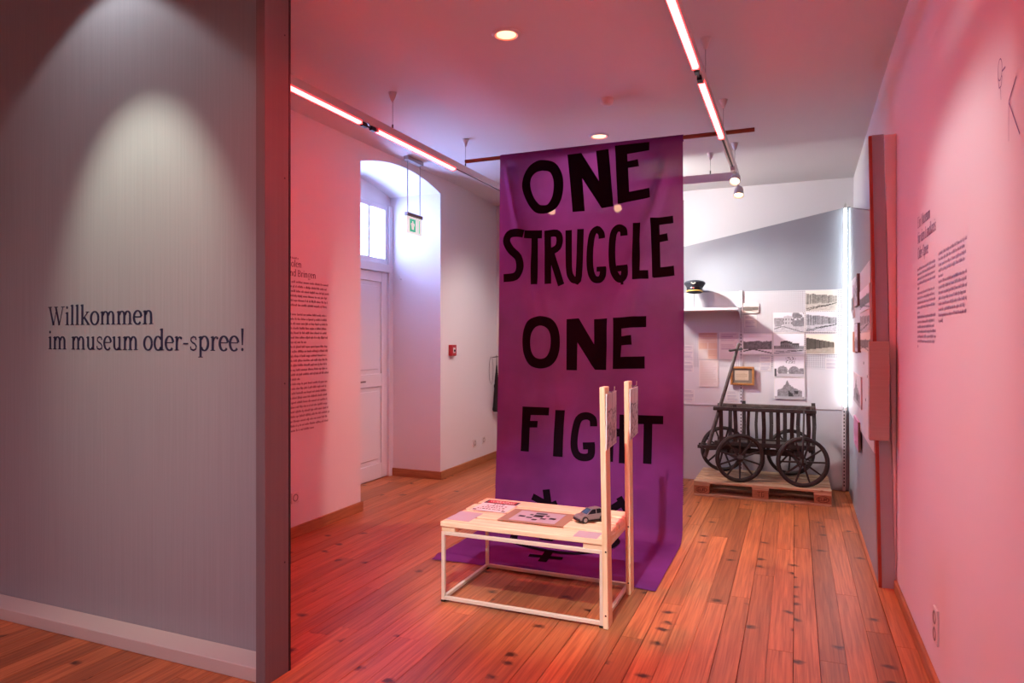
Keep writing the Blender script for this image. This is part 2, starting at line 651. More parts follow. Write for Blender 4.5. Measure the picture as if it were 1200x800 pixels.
def cap(x, w=0.104):
    return rect(x - w / 2, 0, x + w / 2, 0.66) + rect(x - 0.115, 0, x + 0.115, 0.028) + rect(x - 0.115, 0.632, x + 0.115, 0.66)


def hump(x0, x1):
    return sw([(x0, 0.33)] + arc((x0 + x1) / 2 + 0.01, 0.30, (x1 - x0) / 2 - 0.01, 0.145, 165, 0, 9) + [(x1, 0.02)]) + rect(x1 - 0.105, 0, x1 + 0.105, 0.026)


GLYPH = {
    ' ': (0.22, []),
    'i': (0.26, stem(0.13, 0, 0.46) + dot(0.12, 0.62)),
    'l': (0.26, stem(0.13, 0, 0.72)),
    'k': (0.50, stem(0.13, 0, 0.72) + sw([(0.16, 0.20), (0.40, 0.44)], 0.05, 0.04) + rect(0.30, 0.434, 0.48, 0.46) + sw([(0.22, 0.27), (0.45, 0.01)], 0.11, 0.05) + rect(0.34, 0, 0.53, 0.026)),
    'o': (0.50, sw(arc(0.25, 0.23, 0.185, 0.225, 0, 360, 24))),
    'm': (0.80, stem(0.13, 0, 0.46) + hump(0.15, 0.40) + hump(0.42, 0.67)),
    'n': (0.54, stem(0.13, 0, 0.46) + hump(0.15, 0.41)),
    'e': (0.44, sw(arc(0.23, 0.23, 0.175, 0.225, 8, 318, 22)) + rect(0.07, 0.235, 0.40, 0.268)),
    'u': (0.54, stem(0.13, 0.12, 0.46, False) + sw([(0.13, 0.16)] + arc(0.25, 0.15, 0.12, 0.14, 180, 330, 8)) + stem(0.40, 0, 0.46) ),
    'ü': (0.54, stem(0.13, 0.12, 0.46, False) + sw([(0.13, 0.16)] + arc(0.25, 0.15, 0.12, 0.14, 180, 330, 8)) + stem(0.40, 0, 0.46) + dot(0.17, 0.60, 0.045) + dot(0.35, 0.60, 0.045)),
    's': (0.38, sw([(0.31, 0.34), (0.29, 0.42), (0.19, 0.445), (0.09, 0.40), (0.08, 0.32), (0.14, 0.265), (0.25, 0.215), (0.32, 0.14), (0.30, 0.05), (0.19, 0.012), (0.08, 0.045), (0.06, 0.13)], 0.06, 0.055)),
    'd': (0.54, sw(arc(0.23, 0.23, 0.165, 0.225, 35, 325, 20)) + stem(0.41, 0, 0.72)),
    'r': (0.38, stem(0.13, 0, 0.46) + sw([(0.16, 0.30), (0.20, 0.40), (0.27, 0.44), (0.33, 0.42)], 0.05, 0.04) + dot(0.33, 0.40, 0.045)),
    '-': (0.32, rect(0.04, 0.195, 0.28, 0.245)),
    'p': (0.54, stem(0.13, -0.22, 0.46) + sw(arc(0.30, 0.23, 0.165, 0.225, 145, -145, 20))),
    '!': (0.28, [[(0.115, 0.18), (0.165, 0.18), (0.195, 0.70), (0.085, 0.70)]] + dot(0.14, 0.045)),
    'W': (0.90, sw([(0.10, 0.66), (0.30, 0.0)], 0.095, 0.05) + sw([(0.30, 0.0), (0.47, 0.60)], 0.04, 0.03) + sw([(0.42, 0.66), (0.61, 0.0)], 0.095, 0.05) + sw([(0.61, 0.0), (0.80, 0.66)], 0.04, 0.03) + rect(0.0, 0.632, 0.22, 0.66) + rect(0.33, 0.632, 0.54, 0.66) + rect(0.70, 0.632, 0.90, 0.66)),
    'E': (0.58, cap(0.14) + rect(0.14, 0, 0.50, 0.035) + rect(0.14, 0.625, 0.48, 0.66) + rect(0.14, 0.32, 0.38, 0.352) + rect(0.47, 0, 0.505, 0.15) + rect(0.455, 0.53, 0.485, 0.66)),
    'M': (0.86, cap(0.14, 0.05) + cap(0.72) + sw([(0.15, 0.65), (0.43, 0.02)], 0.10, 0.05) + sw([(0.43, 0.02), (0.70, 0.65)], 0.04, 0.03)),
    'L': (0.54, cap(0.14) + rect(0.14, 0, 0.48, 0.035) + rect(0.455, 0, 0.49, 0.17)),
    'O': (0.74, sw(arc(0.37, 0.33, 0.29, 0.325, 0, 360, 28), 0.095)),
    'S': (0.52, sw([(0.42, 0.47), (0.39, 0.60), (0.26, 0.64), (0.12, 0.58), (0.10, 0.46), (0.18, 0.38), (0.34, 0.31), (0.43, 0.21), (0.40, 0.07), (0.25, 0.015), (0.10, 0.06), (0.06, 0.19)], 0.075, 0.06)),
    'H': (0.74, cap(0.14) + cap(0.60) + rect(0.14, 0.315, 0.60, 0.35)),
    'B': (0.60, cap(0.14) + sw([(0.14, 0.645)] + arc(0.30, 0.49, 0.15, 0.155, 90, -90, 10) + [(0.14, 0.335)]) + sw([(0.14, 0.335)] + arc(0.33, 0.175, 0.165, 0.16, 90, -90, 10) + [(0.14, 0.015)])),
    'f': (0.34, stem(0.14, 0, 0.56, True, False) + sw([(0.14, 0.54), (0.16, 0.66), (0.24, 0.70), (0.32, 0.67)], 0.07, 0.04) + rect(0.03, 0.43, 0.29, 0.46)),
    'a': (0.46, sw([(0.08, 0.34), (0.12, 0.43), (0.22, 0.45), (0.32, 0.40), (0.33, 0.30), (0.33, 0.05), (0.42, 0.01)], 0.08, 0.04) + sw(arc(0.21, 0.14, 0.14, 0.125, 60, 320, 12), 0.07)),
    'g': (0.48, sw(arc(0.23, 0.30, 0.145, 0.15, 0, 360, 18), 0.07) + sw([(0.14, 0.17), (0.12, 0.07), (0.24, 0.02), (0.38, -0.02), (0.41, -0.12), (0.28, -0.205), (0.12, -0.19), (0.06, -0.11), (0.13, -0.02)], 0.05, 0.045) + sw([(0.34, 0.40), (0.44, 0.46)], 0.05, 0.04)),
}


def line_polys(text, width=None, em=None):
    """polygons of one line of serif lettering, baseline at 0, scaled to the width"""
    x = 0
    out = []
    for ch in text:
        adv, polys = GLYPH[ch]
        out += [[(px + x, py) for px, py in p] for p in polys]
        x += adv
    s = em
    sx = width / x if width else em
    s = em if em else sx
    return [[(px * sx, py * s) for px, py in p] for p in out]


def flat(mb, polys, org, u, v, n, off=0.0015):
    """lays polygons on a surface: a shallow film of lettering"""
    org, u, v, n = Vector(org), Vector(u), Vector(v), Vector(n)
    for p in polys:
        mb.add([org + u * a + v * b + n * off for a, b in p], [tuple(range(len(p)))])
    return mb


def text_rows(width, rows, spacing, xh, rng, short=None, density=1.0):
    """rows of small text too fine to read: words of narrow letter marks"""
    out = []
    for r in range(rows):
        y = -r * spacing
        w = width * (short.get(r, rng.uniform(0.93, 1.0)) if short else rng.uniform(0.93, 1.0))
        if w <= 0:
            continue
        x = 0
        while x < w - xh:
            word = rng.randint(2, 9)
            for _ in range(word):
                lw = xh * rng.uniform(0.45, 0.85)
                if x + lw > w:
                    break
                h = xh * (1.0 if rng.random() < 0.65 else 1.45)
                d = -xh * 0.4 if rng.random() < 0.08 else 0
                out.append([(x, y + d), (x + lw * 0.6, y + d), (x + lw * 0.6, y + h), (x, y + h)])
                x += lw
            x += xh * 0.6
    return out

# ------------------------------------------------------------------ the room
XL, XR, YB = -3.5, 0.56, 7.92          # left wall, right wall, back wall
XE, YR = -5.0, -2.5                    # entrance space: far side wall, rear wall


def sstep(t):
    t = max(0.0, min(1.0, t))
    return t * t * (3 - 2 * t)


def ceil_z(x, y):
    back = 0.13 * max(0.0, (y - 5.1) / 2.82) if y > 5.4 else 0.0138 * sstep((y - 4.8) / 0.6)
    side = 0.09 * sstep((-2.85 - x) / 0.65) * sstep((y - 2.4) / 0.4)
    bay = 0.31 * sstep((-2.25 - x) / 0.1) * sstep((2.56 - y) / 0.06)     # unseen raised bay, added so the wash lamp sits higher
    return 3.31 - max(back, side) + bay


# floor: every board its own piece on a dark subfloor
fl = obj('floor', MB().box((XE - 0.1, YR - 0.1, -0.12), (XR + 0.1, YB + 0.1, -0.023)), M['sub'], base=(0, 0, 0), kind='structure')
bw = 0.115
pm = bpy.data.meshes.new('floor_board')
bm = bmesh.new()
hw = bw / 2 - 0.0003
prof = [(-hw, -0.022), (hw, -0.022), (hw, -0.0012), (hw - 0.0009, 0.0), (-hw + 0.0009, 0.0), (-hw, -0.0012)]
va = [bm.verts.new((x, -0.5, z)) for x, z in prof]
vb = [bm.verts.new((x, 0.5, z)) for x, z in prof]
bm.faces.new(va)
bm.faces.new(vb[::-1])
for k in range(6):
    bm.faces.new((va[k], vb[k], vb[(k + 1) % 6], va[(k + 1) % 6]))
bmesh.ops.recalc_face_normals(bm, faces=bm.faces)
bm.to_mesh(pm)
bm.free()
pm.materials.append(M['floor'])
rng = random.Random(11)
ncol = int((XR - XE) / bw)
for c in range(ncol + 1):
    xc = XR - 0.052 - c * bw 
    y1 = YB if xc > -4.16 else 2.44
    cuts = [YR]
    y = 1.4 + rng.uniform(-0.9, 0.9)
    while y < y1 - 0.8:
        cuts.append(y)
        y += rng.uniform(1.7, 3.1)
    cuts.append(y1)
    for a, b in zip(cuts, cuts[1:]):
        o = bpy.data.objects.new('floor_board', pm)
        o.location = (xc, (a + b) / 2, 0)
        o.scale = ((0.975, 1.0, 0.998, 1.0, 0.97, 1.0, 1.0)[c % 7], b - a - 0.0015, 1)
        o.parent = fl
        COL.objects.link(o)

# ceiling: level over the room, dropping softly to the back and to one side
nx, ny = 46, 60
mb = MB()
gx = [XE + (XR - XE) * i / nx for i in range(nx + 1)]
gy = [YR + (YB + 0.05 - YR) * j / ny for j in range(ny + 1)]
lo = [(x, y, ceil_z(x, y)) for y in gy for x in gx]
hi = [(x, y, 3.5) for y in gy for x in gx]
W_ = nx + 1
n0 = len(lo)
mb.add(lo, [(j * W_ + i, j * W_ + i + 1, (j + 1) * W_ + i + 1, (j + 1) * W_ + i) for j in range(ny) for i in range(nx)], True)
mb.box((XE - 0.1, YR - 0.1, 3.74), (XR + 0.1, YB + 0.1, 3.8))
obj('ceiling', mb, M['ceil'], kind='structure', recalc=False)

# wall with the deep door niche under a flat arch
NY0, NY1 = 4.99, 6.44
archp = []
for k in range(0, 17):
    t = k / 16
    yy = NY0 + (NY1 - NY0) * t
    archp.append((yy, 3.05 + 0.11 * (1 - (2 * t - 1) ** 2)))
poly = [(2.5, -0.02), (NY0, -0.02)] + archp + [(NY1, -0.02), (YB, -0.02), (YB, 3.75), (2.5, 3.75)]
wl = obj('wall_left', MB().prism(poly, lambda a, b: (XL, a, b), lambda a, b: (-4.2, a, b)), M['wall'], kind='structure')
lun = [(NY0, 2.95)] + archp + [(NY1, 2.95)]
obj('lunette', MB().prism(lun, lambda a, b: (-4.13, a, b), lambda a, b: (-4.2, a, b)), M['wall'], wl)
obj('wall_right', MB().box((XR, YR - 0.1, -0.02), (XR + 0.1, YB + 0.1, 3.76)), M['wall'], kind='structure')
obj('wall_back', MB().box((-4.2, YB, -0.02), (XR, YB + 0.1, 3.76)), M['wall'], kind='structure')
obj('wall_rear', MB().box((XE - 0.1, YR - 0.1, -0.02), (XR, YR, 3.76)), M['wall'], kind='structure')
obj('wall_side', MB().box((XE - 0.1, YR, -0.02), (XE, 2.5, 3.76)), M['wall'], kind='structure')

# welcome partition: recessed cloth panel, sill along the floor, post at its free end
wf = obj('wall_front', MB().box((XE, 2.455, 0.0), (-2.165, 2.475, 3.62)), M['front'], kind='structure')
obj('sill', MB().box((XE, 2.322, 0.0), (-2.168, 2.454, 0.062)), M['sill'], wf, bevel=0.003)
fp = obj('post', MB().box((-2.165, 2.312, 0.0), (-2.113, 2.462, 3.62)), M['frontpost'], wf, bevel=0.002)
mb = MB()
for z in (2.86, 2.22, 1.3, 0.5):
    mb.cyl((-2.114, 2.435, z), (-2.1125, 2.435, z), 0.004, n=8)
obj('screw', mb, M['black'], wf)
obj('back_edge', MB().box((-2.163, 2.4625, 0.0), (-2.113, 2.474, 3.62)), M['black'], wf)

# skirting boards
obj('baseboard_left', MB().box((XL, 2.5, 0), (XL + 0.018, NY0 + 0.012, 0.085)).box((-3.6, NY0, 0), (XL + 0.018, NY0 + 0.018, 0.085)), M['skirt'], kind='structure', bevel=0.004)
obj('baseboard_back', MB().box((XL, NY1 - 0.018, 0), (XL + 0.018, YB, 0.085)).box((-4.12, NY1 - 0.018, 0), (XL, NY1, 0.085)).box((XL + 0.018, YB - 0.018, 0), (-2.0, YB, 0.085)), M['skirt'], kind='structure', bevel=0.004)
obj('baseboard_right', MB().box((XR - 0.018, YR, 0), (XR, 4.63, 0.065)), M['skirt'], kind='structure', bevel=0.004)

# door with two panelled leaves, fanlight above
dr = obj('door_1', MB().box((-4.2, NY0, 0), (-4.09, NY0 + 0.07, 2.95)).box((-4.2, NY1 - 0.07, 0), (-4.09, NY1, 2.95)).box((-4.2, NY0 + 0.07, 2.22), (-4.085, NY1 - 0.07, 2.31)), M['door'], kind='structure', bevel=0.004)
ym = (NY0 + NY1) / 2
for a, b in ((NY0 + 0.072, ym - 0.002), (ym + 0.002, NY1 - 0.072)):
    leaf = obj('door_leaf', MB().box((-4.17, a, 0.001), (-4.135, b, 2.218)), M['door'], dr)
    st = 0.11
    mb = MB()
    mb.box((-4.135, a, 0.012), (-4.118, a + st, 2.218)).box((-4.135, b - st, 0.012), (-4.118, b, 2.218))
    for z0, z1 in ((0.012, 0.17), (0.99, 1.13), (2.11, 2.218)):
        mb.box((-4.135, a + st, z0), (-4.118, b - st, z1))
    obj('rail_frame', mb, M['door'], leaf, bevel=0.005)
    for z0, z1 in ((0.17, 0.99), (1.13, 2.11)):
        obj('raised_panel', MB().box((-4.137, a + st + 0.045, z0 + 0.045), (-4.124, b - st - 0.045, z1 - 0.045)), M['door'], leaf, bevel=0.006)
obj('door_handle', MB().cyl((-4.118, ym + 0.06, 1.06), (-4.07, ym + 0.06, 1.06), 0.01, n=8).cyl((-4.07, ym + 0.055, 1.06), (-4.07, ym + 0.17, 1.06), 0.009, n=8), M['alu'], dr)
wy0, wy1, wz0, wz1 = NY0 + 0.072, NY1 - 0.072, 2.312, 2.948
wn = obj('window_1', MB().box((-4.17, wy0, wz0), (-4.11, wy0 + 0.055, wz1)).box((-4.17, wy1 - 0.055, wz0), (-4.11, wy1, wz1)).box((-4.17, wy0 + 0.055, wz0), (-4.11, wy1 - 0.055, wz0 + 0.055)).box((-4.17, wy0 + 0.055, wz1 - 0.055), (-4.11, wy1 - 0.055, wz1)), M['door'], kind='structure', bevel=0.004)
w4 = (wy1 - wy0 - 0.11) / 4
for k in range(4):
    obj('pane', MB().box((-4.147, wy0 + 0.055 + k * w4 + 0.0195, wz0 + 0.056), (-4.143, wy0 + 0.055 + (k + 1) * w4 - 0.0195, wz1 - 0.056)), M['pane'], wn)
    if k:
        obj('glazing_bar', MB().box((-4.16, wy0 + 0.055 + k * w4 - 0.019, wz0 + 0.055), (-4.112, wy0 + 0.055 + k * w4 + 0.019, wz1 - 0.055)), M['door'], wn, bevel=0.003)

# a small hook in the niche
hk = obj('wall_hook', MB().tube([(-3.98, NY1, 2.155), (-3.98, NY1 - 0.03, 2.145), (-3.98, NY1 - 0.04, 2.165), (-3.98, NY1 - 0.038, 2.19)], 0.006), M['white'], base=(-3.98, NY1, 2.155))
tag(hk, 'small white hook on the bright side of the door niche', 'hook')

# ------------------------------------------------------------------ lettering on the walls
txt = thing('wall_lettering', 'large dark blue welcome lettering on the grey partition', 'lettering', (-3.738, 2.454, 1.44))
for s, w, z in (('Willkommen', 0.795, 1.574), ('im museum oder-spree!', 1.385, 1.444)):
    k = w / sum(GLYPH[c][0] for c in s)
    x = -3.742
    for c in s:
        adv, polys = GLYPH[c]
        if polys:
            obj('letter', flat(MB(), [[(px * k, py * 0.150) for px, py in p] for p in polys], (x, 2.455, z), (1, 0, 0), (0, 0, 1), (0, -1, 0)), M['ink'], txt, recalc=False)
        x += adv * k

txt = thing('wall_text', 'dark printed text column with serif heading on the red-lit wall beside the partition', 'lettering', (XL, 4.05, 0.8))
obj('heading_line', flat(MB(), line_polys('Holen', 0.169, 0.074), (XL, 4.05, 2.045), (0, 1, 0), (0, 0, 1), (1, 0, 0)), M['inkred'], txt, recalc=False)
obj('heading_line', flat(MB(), line_polys('und Bringen', 0.338, 0.074), (XL, 4.05, 1.975), (0, 1, 0), (0, 0, 1), (1, 0, 0)), M['inkred'], txt, recalc=False)
r2 = random.Random(3)
mb = flat(MB(), text_rows(0.15, 1, 0.03, 0.010, r2), (XL, 4.05, 2.105), (0, 1, 0), (0, 0, 1), (1, 0, 0))
flat(mb, text_rows(0.51, 33, 0.0352, 0.0120, r2, {6: 0.1, 13: 0.45, 21: 0.3, 32: 0.62}), (XL, 4.05, 1.925), (0, 1, 0), (0, 0, 1), (1, 0, 0))
obj('body_text', mb, M['inkred'], txt, recalc=False)

txt = thing('wall_text', 'faded two-column text with serif heading on the pink wall near the socket', 'lettering', (XR, 3.89, 1.45))
for k, (s, w) in enumerate((('Ein Museum', 0.335), ('für den Landkreis', 0.475), ('Oder-Spree', 0.29))):
    obj('heading_line', flat(MB(), line_polys(s, w, 0.080), (XR, 3.885, 2.045 - 0.076 * k), (0, -1, 0), (0, 0, 1), (-1, 0, 0)), M['inkgrey'], txt, recalc=False)
mb = flat(MB(), text_rows(0.48, 17, 0.0235, 0.0095, r2, {4: 0.12, 9: 0.16, 16: 0.07}), (XR, 3.89, 1.835), (0, -1, 0), (0, 0, 1), (-1, 0, 0))
flat(mb, text_rows(0.53, 13, 0.0235, 0.0095, r2, {4: 0.2, 12: 0.2}), (XR, 3.355, 1.852), (0, -1, 0), (0, 0, 1), (-1, 0, 0))
obj('body_text', mb, M['inkgrey'], txt, recalc=False)

# key and arrow signs high on the pink wall


def wall_line(mb, pts, w):
    for (a, b), (c, d) in zip(pts, pts[1:]):
        l = math.hypot(c - a, d - b)
        px, py = -(d - b) / l * w / 2, (c - a) / l * w / 2
        mb.add([(XR - 0.0015, a + px, b + py), (XR - 0.0015, c + px, d + py), (XR - 0.0015, c - px, d - py), (XR - 0.0015, a - px, b - py)], [(0, 1, 2, 3)])
    return mb


sg = thing('wall_sign', 'thin line arrow and small key outline drawn high on the pink wall', 'sign', (XR, 2.33, 2.05))
mb = MB()
wall_line(mb, [(2.253, 2.219), (2.327, 2.172), (2.223, 2.052)], 0.0065)
wall_line(mb, [(2.327, 2.172), (2.327, 2.06)], 0.003)
obj('arrow_mark', mb, M['inkgrey'], sg, recalc=False)
mb = MB()
ringp = [(2.416 + 0.022 * math.cos(t), 2.295 + 0.032 * math.sin(t)) for t in [2 * math.pi * k / 14 for k in range(15)]]
wall_line(mb, ringp, 0.004)
wall_line(mb, [(2.396, 2.283), (2.359, 2.283)], 0.006)
wall_line(mb, [(2.437, 2.278), (2.425, 2.243), (2.403, 2.243), (2.394, 2.268), (2.403, 2.272)], 0.004)
wall_line(mb, [(2.412, 2.243), (2.405, 2.203)], 0.003)
obj('key_mark', mb, M['inkgrey'], sg, recalc=False)

# ------------------------------------------------------------------ ceiling lights and tracks
DLAB = {(-1.585, 3.73): 'glowing recessed round ceiling light above the bench', (-1.585, 5.81): 'glowing recessed round ceiling light just behind the banner top',
        (-1.585, 1.65): 'added unseen round ceiling light filling the entrance space', (-1.585, -0.43): 'added unseen round ceiling light giving fill near the rear wall'}  # last two are out of view, added for fill light
for i, ((x, y), lb) in enumerate(DLAB.items()):
    z = ceil_z(x, y)
    d = thing('ceiling_light', lb, 'ceiling light', (x, y, z), 'recessed ceiling lights')
    obj('rim', MB().lathe([(0.066, -0.001), (0.068, -0.012), (0.082, -0.010), (0.088, -0.001)], (x, y, z), n=32), M['white'], d)
    obj('diffuser', MB().lathe([(0.0, -0.004), (0.04, -0.0045), (0.057, -0.006)], (x, y, z), n=32), M['down'], d)
    obj('halo_ring', MB().lathe([(0.057, -0.006), (0.067, -0.0095)], (x, y, z), n=32), M['downhalo'], d)  # glowing ring that paints the red halo, not a lamp part
    lamp('ceiling_light_lamp', 'SPOT', (x, y, z - 0.03), [205, 215, 60, 370][i], [(1.0, 0.03, 0.04), (1.0, 0.66, 0.60), (1.0, 0.03, 0.04), (1.0, 0.68, 0.84)][i], aim=(x, y, 0), spot_size=math.radians(150), spot_blend=0.9, shadow_soft_size=0.045)

x, y = -1.31, 5.02
sd = obj('smoke_detector', MB().lathe([(0.0, -0.05), (0.03, -0.05), (0.045, -0.035), (0.05, -0.02), (0.05, 0.0)], (x, y, ceil_z(x, y)), n=20), M['white'], base=(x, y, ceil_z(x, y)))
tag(sd, 'small white smoke detector on the ceiling in front of the banner', 'smoke detector')

RT, RB = 3.04, 2.985      # rail top and bottom


def track(name, label, x, y0, y1, segs, hangers):
    t = thing(name, label, 'light track', (x, y0, RB))
    obj('rail', MB().box((x - 0.021, y0, RB), (x + 0.021, y1, RT)), M['track'], t, bevel=0.002)
    mb = MB()
    last = y0
    for a, b in segs + [(y1, y1)]:
        if a - last > 0.25:
            mb.box((x - 0.008, last + 0.02, RB - 0.0012), (x + 0.008, a - 0.02, RB - 0.0001))
        last = b
    if mb.v:
        obj('track_slot', mb, M['groove'], t)
    for a, b in segs:
        lt = obj('light_tube', MB().box((x - 0.0165, a, RB - 0.024), (x + 0.0165, b, RB - 0.0005)), M['tube'], t, bevel=0.005)
        obj('rim_glow', MB().box((x - 0.0205, a, RB - 0.009), (x - 0.0166, b, RB - 0.0005)).box((x + 0.0166, a, RB - 0.009), (x + 0.0205, b, RB - 0.0005)), M['tubeglow'], lt)  # glowing strips that paint the red rim beside the tube
        for q, s in ((a, -1), (b, 1)):
            obj('end_cap', MB().box((x - 0.02, q, RB - 0.026), (x + 0.02, q + s * 0.006, RB - 0.0005)), M['white'], lt)
    for (a, b), (c, d) in zip(segs, segs[1:]):
        mb = MB().box((x - 0.012, b + 0.02, RB - 0.03), (x + 0.012, b + 0.075, RB - 0.001)).box((x - 0.012, c - 0.075, RB - 0.03), (x + 0.012, c - 0.02, RB - 0.001)).box((x - 0.006, b + 0.075, RB - 0.02), (x + 0.006, c - 0.075, RB - 0.008))
        obj('connector', mb, M['black'], t, bevel=0.002)
    for hy in hangers:
        hanger(t, x, hy)
    return t


def hanger(t, x, y):
    z = ceil_z(x, y)
    h = obj('hanger_wire', MB().cyl((x, y, RT), (x, y, z - 0.06), 0.0018, n=6), M['steelwire'], t)
    obj('ceiling_cup', MB().lathe([(0.006, -0.065), (0.012, -0.06), (0.028, -0.012), (0.032, 0.0)], (x, y, z), n=14), M['white'], h)
    obj('wire_clamp', MB().cyl((x, y, RT), (x, y, RT + 0.035), 0.006, n=8), M['black'], h)


LT = track('light_track', 'suspended white track with red light tubes along the door wall', -2.735, 2.55, 6.60, [(2.72, 3.89), (4.09, 5.27)], [4.30, 5.50, 6.45])
RTk = track('light_track', 'suspended white track with red light tubes nearer the pink wall', -0.50, -1.6, 6.60, [(-1.52, -0.35), (-0.14, 1.03), (1.24, 2.41), (2.63, 3.80), (4.02, 5.20)], [0.1, 2.5, 4.25, 5.35, 6.40])
ct = thing('light_track', 'unlit white cross track hanging behind the banner', 'light track', (-1.6, 6.62, RB))
obj('rail', MB().box((-2.713, 6.60, RB - 0.02), (-0.48, 6.642, RT)), M['track'], ct, bevel=0.002)
for hx in (-2.2, -0.735):
    hanger(ct, hx, 6.62)

# spotlights under the tracks


def spotlight(label, top, head, aim, energy, col=(1.0, 0.80, 0.62), size=55, fine=0.03, blend=0.45):
    s = thing('spotlight', label, 'spotlight', top, 'track spotlights')
    top, head, aim = Vector(top), Vector(head), Vector(aim)
    d = (aim - head).normalized()
    obj('adapter', MB().box(top + Vector((-0.017, -0.05, -0.03)), top + Vector((0.017, 0.05, -0.0005))), M['white'], s, bevel=0.003)
    obj('arm', MB().cyl(top + Vector((0, 0, -0.03)), head - d * 0.02 + Vector((0, 0, 0.03)), 0.008, n=8), M['white'], s)
    obj('lamp_head', MB().lathe([(0.0, -0.055), (0.028, -0.055), (0.038, -0.035), (0.043, 0.0), (0.046, 0.035), (0.042, 0.035), (0.036, 0.012), (0.0, 0.004)], head, axis=d, n=20), M['white'], s)
    obj('bulb', MB().lathe([(0.0, 0.034), (0.018, 0.031), (0.031, 0.022), (0.036, 0.014)], head, axis=d, n=16), M['spotglow'], s)
    lamp('spotlight_lamp', 'SPOT', head + d * 0.06, energy, col, aim=aim, spot_size=math.radians(size), spot_blend=blend, shadow_soft_size=fine)


spotlight('glowing white spotlight at the open end of the track, upper of the two', (-0.5, 6.22, RB), (-0.49, 6.33, 2.91), (-0.75, 4.9, 1.2), 80)
spotlight('glowing white spotlight at the open end of the track, lower of the two', (-0.5, 6.50, RB), (-0.475, 6.52, 2.83), (-0.55, 5.4, 0.2), 100)
spotlight('spotlight shining through the purple cloth beneath the letter O', (-2.28, 6.62, RB - 0.02), (-2.28, 6.55, 2.80), (-1.9, 4.6, 1.9), 8)
spotlight('spotlight shining through the purple cloth beneath the letter E', (-1.60, 6.62, RB - 0.02), (-1.60, 6.55, 2.78), (-1.3, 4.6, 1.9), 8)
spotlight('hidden spotlight on the cross track turned to the shelf with the cap', (-2.10, 6.62, RB - 0.02), (-2.09, 6.66, 2.80), (-0.75, 7.46, 1.40), 46, (1.0, 0.95, 0.91), 62, 0.012)
spotlight('hidden spotlight on the cross track turned to the photographs above the cart', (-1.78, 6.62, RB - 0.02), (-1.77, 6.66, 2.79), (0.38, 7.46, 1.25), 310, (1.0, 0.97, 0.94), 58, 0.02, 0.9)

spotlight('added unseen spotlight on the cross track brightening the far wall beside the umbrella', (-2.45, 6.62, RB - 0.02), (-2.45, 6.66, 2.80), (-3.4, 7.3, 0.5), 42, (1.0, 0.94, 0.93), 110, 0.03, 1.0)  # lamp added behind the banner to brighten the far wall
spotlight('added unseen spotlight on the cross track brightening the back wall', (-1.95, 6.62, RB - 0.02), (-1.95, 6.66, 2.80), (0.3, 7.75, 2.55), 165, (1.0, 0.95, 0.92), 118, 0.05, 1.0)  # lamp added behind the banner to brighten the back wall

# exit sign on two rods
ex = thing('exit_sign', 'lit white hanging exit sign with green pictogram before the door niche', 'exit sign', (-3.39, 5.705, 3.2))
zc = ceil_z(-3.39, 5.7)
obj('ceiling_plate', MB().box((-3.415, 5.56, zc - 0.035), (-3.365, 5.85, zc + 0.004)), M['alu'], ex, bevel=0.003)
for yy in (5.59, 5.82):
    obj('rod', MB().cyl((-3.39, yy, 2.68), (-3.39, yy, zc - 0.03), 0.0045, n=8), M['alu'], ex)
obj('holder', MB().box((-3.408, 5.56, 2.665), (-3.372, 5.85, 2.70)), M['alu'], ex, bevel=0.004)
pl = obj('sign_plate', MB().box((-3.398, 5.568, 2.505), (-3.382, 5.842, 2.665)), M['exitwhite'], ex, bevel=0.002)
XS = -3.3805
mb = MB()


def xq(pts):
    mb.add([(XS, 5.568 + a, 2.505 + b) for a, b in pts], [tuple(range(len(pts)))])


# green square with an arrow left in white, a running figure towards the door leaf
xq([(0.045, 0.018), (0.155, 0.018), (0.155, 0.04), (0.045, 0.04)])
xq([(0.045, 0.12), (0.155, 0.12), (0.155, 0.142), (0.045, 0.142)])
xq([(0.045, 0.04), (0.07, 0.04), (0.07, 0.12), (0.045, 0.12)])
xq([(0.13, 0.04), (0.155, 0.04), (0.155, 0.12), (0.13, 0.12)])
xq([(0.07, 0.04), (0.085, 0.04), (0.078, 0.08), (0.07, 0.08)])
xq([(0.115, 0.04), (0.13, 0.04), (0.13, 0.075), (0.12, 0.075)])
xq([(0.07, 0.10), (0.09, 0.10), (0.09, 0.12), (0.07, 0.12)])
xq([(0.11, 0.10), (0.13, 0.10), (0.13, 0.12), (0.11, 0.12)])
xq([(0.215, 0.018), (0.232, 0.018), (0.232, 0.142), (0.215, 0.142)])
obj('pictogram', mb, M['exitgreen'], pl, recalc=False)

# fire alarm, sockets
al = thing('fire_alarm', 'red square fire alarm box on the wall beyond the door niche', 'fire alarm', (XL, 6.68, 1.32))
obj('housing', MB().box((XL, 6.62, 1.315), (XL + 0.04, 6.74, 1.435)), M['alarm'], al, bevel=0.005)
obj('button_field', MB().box((XL + 0.04, 6.655, 1.345), (XL + 0.044, 6.705, 1.405)), M['socket'], al, bevel=0.002)
obj('button', MB().cyl((XL + 0.044, 6.68, 1.372), (XL + 0.05, 6.68, 1.372), 0.013, n=14), M['black'], al)


def socket(label, x, y, z, s, n=1, group='wall sockets'):
    t = thing('wall_socket', label, 'socket', (x, y, z), group)
    h = 0.082 + 0.07 * (n - 1)
    obj('cover_plate', MB().box((x, y - 0.041, z - h / 2), (x + s * 0.01, y + 0.041, z + h / 2)), M['socket'], t, bevel=0.003)
    for k in range(n):
        zz = z + (k - (n - 1) / 2) * 0.071
        obj('insert', MB().lathe([(0.0, 0.004), (0.02, 0.004), (0.021, 0.012), (0.028, 0.013), (0.030, 0.008)], (x, y, zz), axis=(s, 0, 0), n=18), M['socketin'], t)


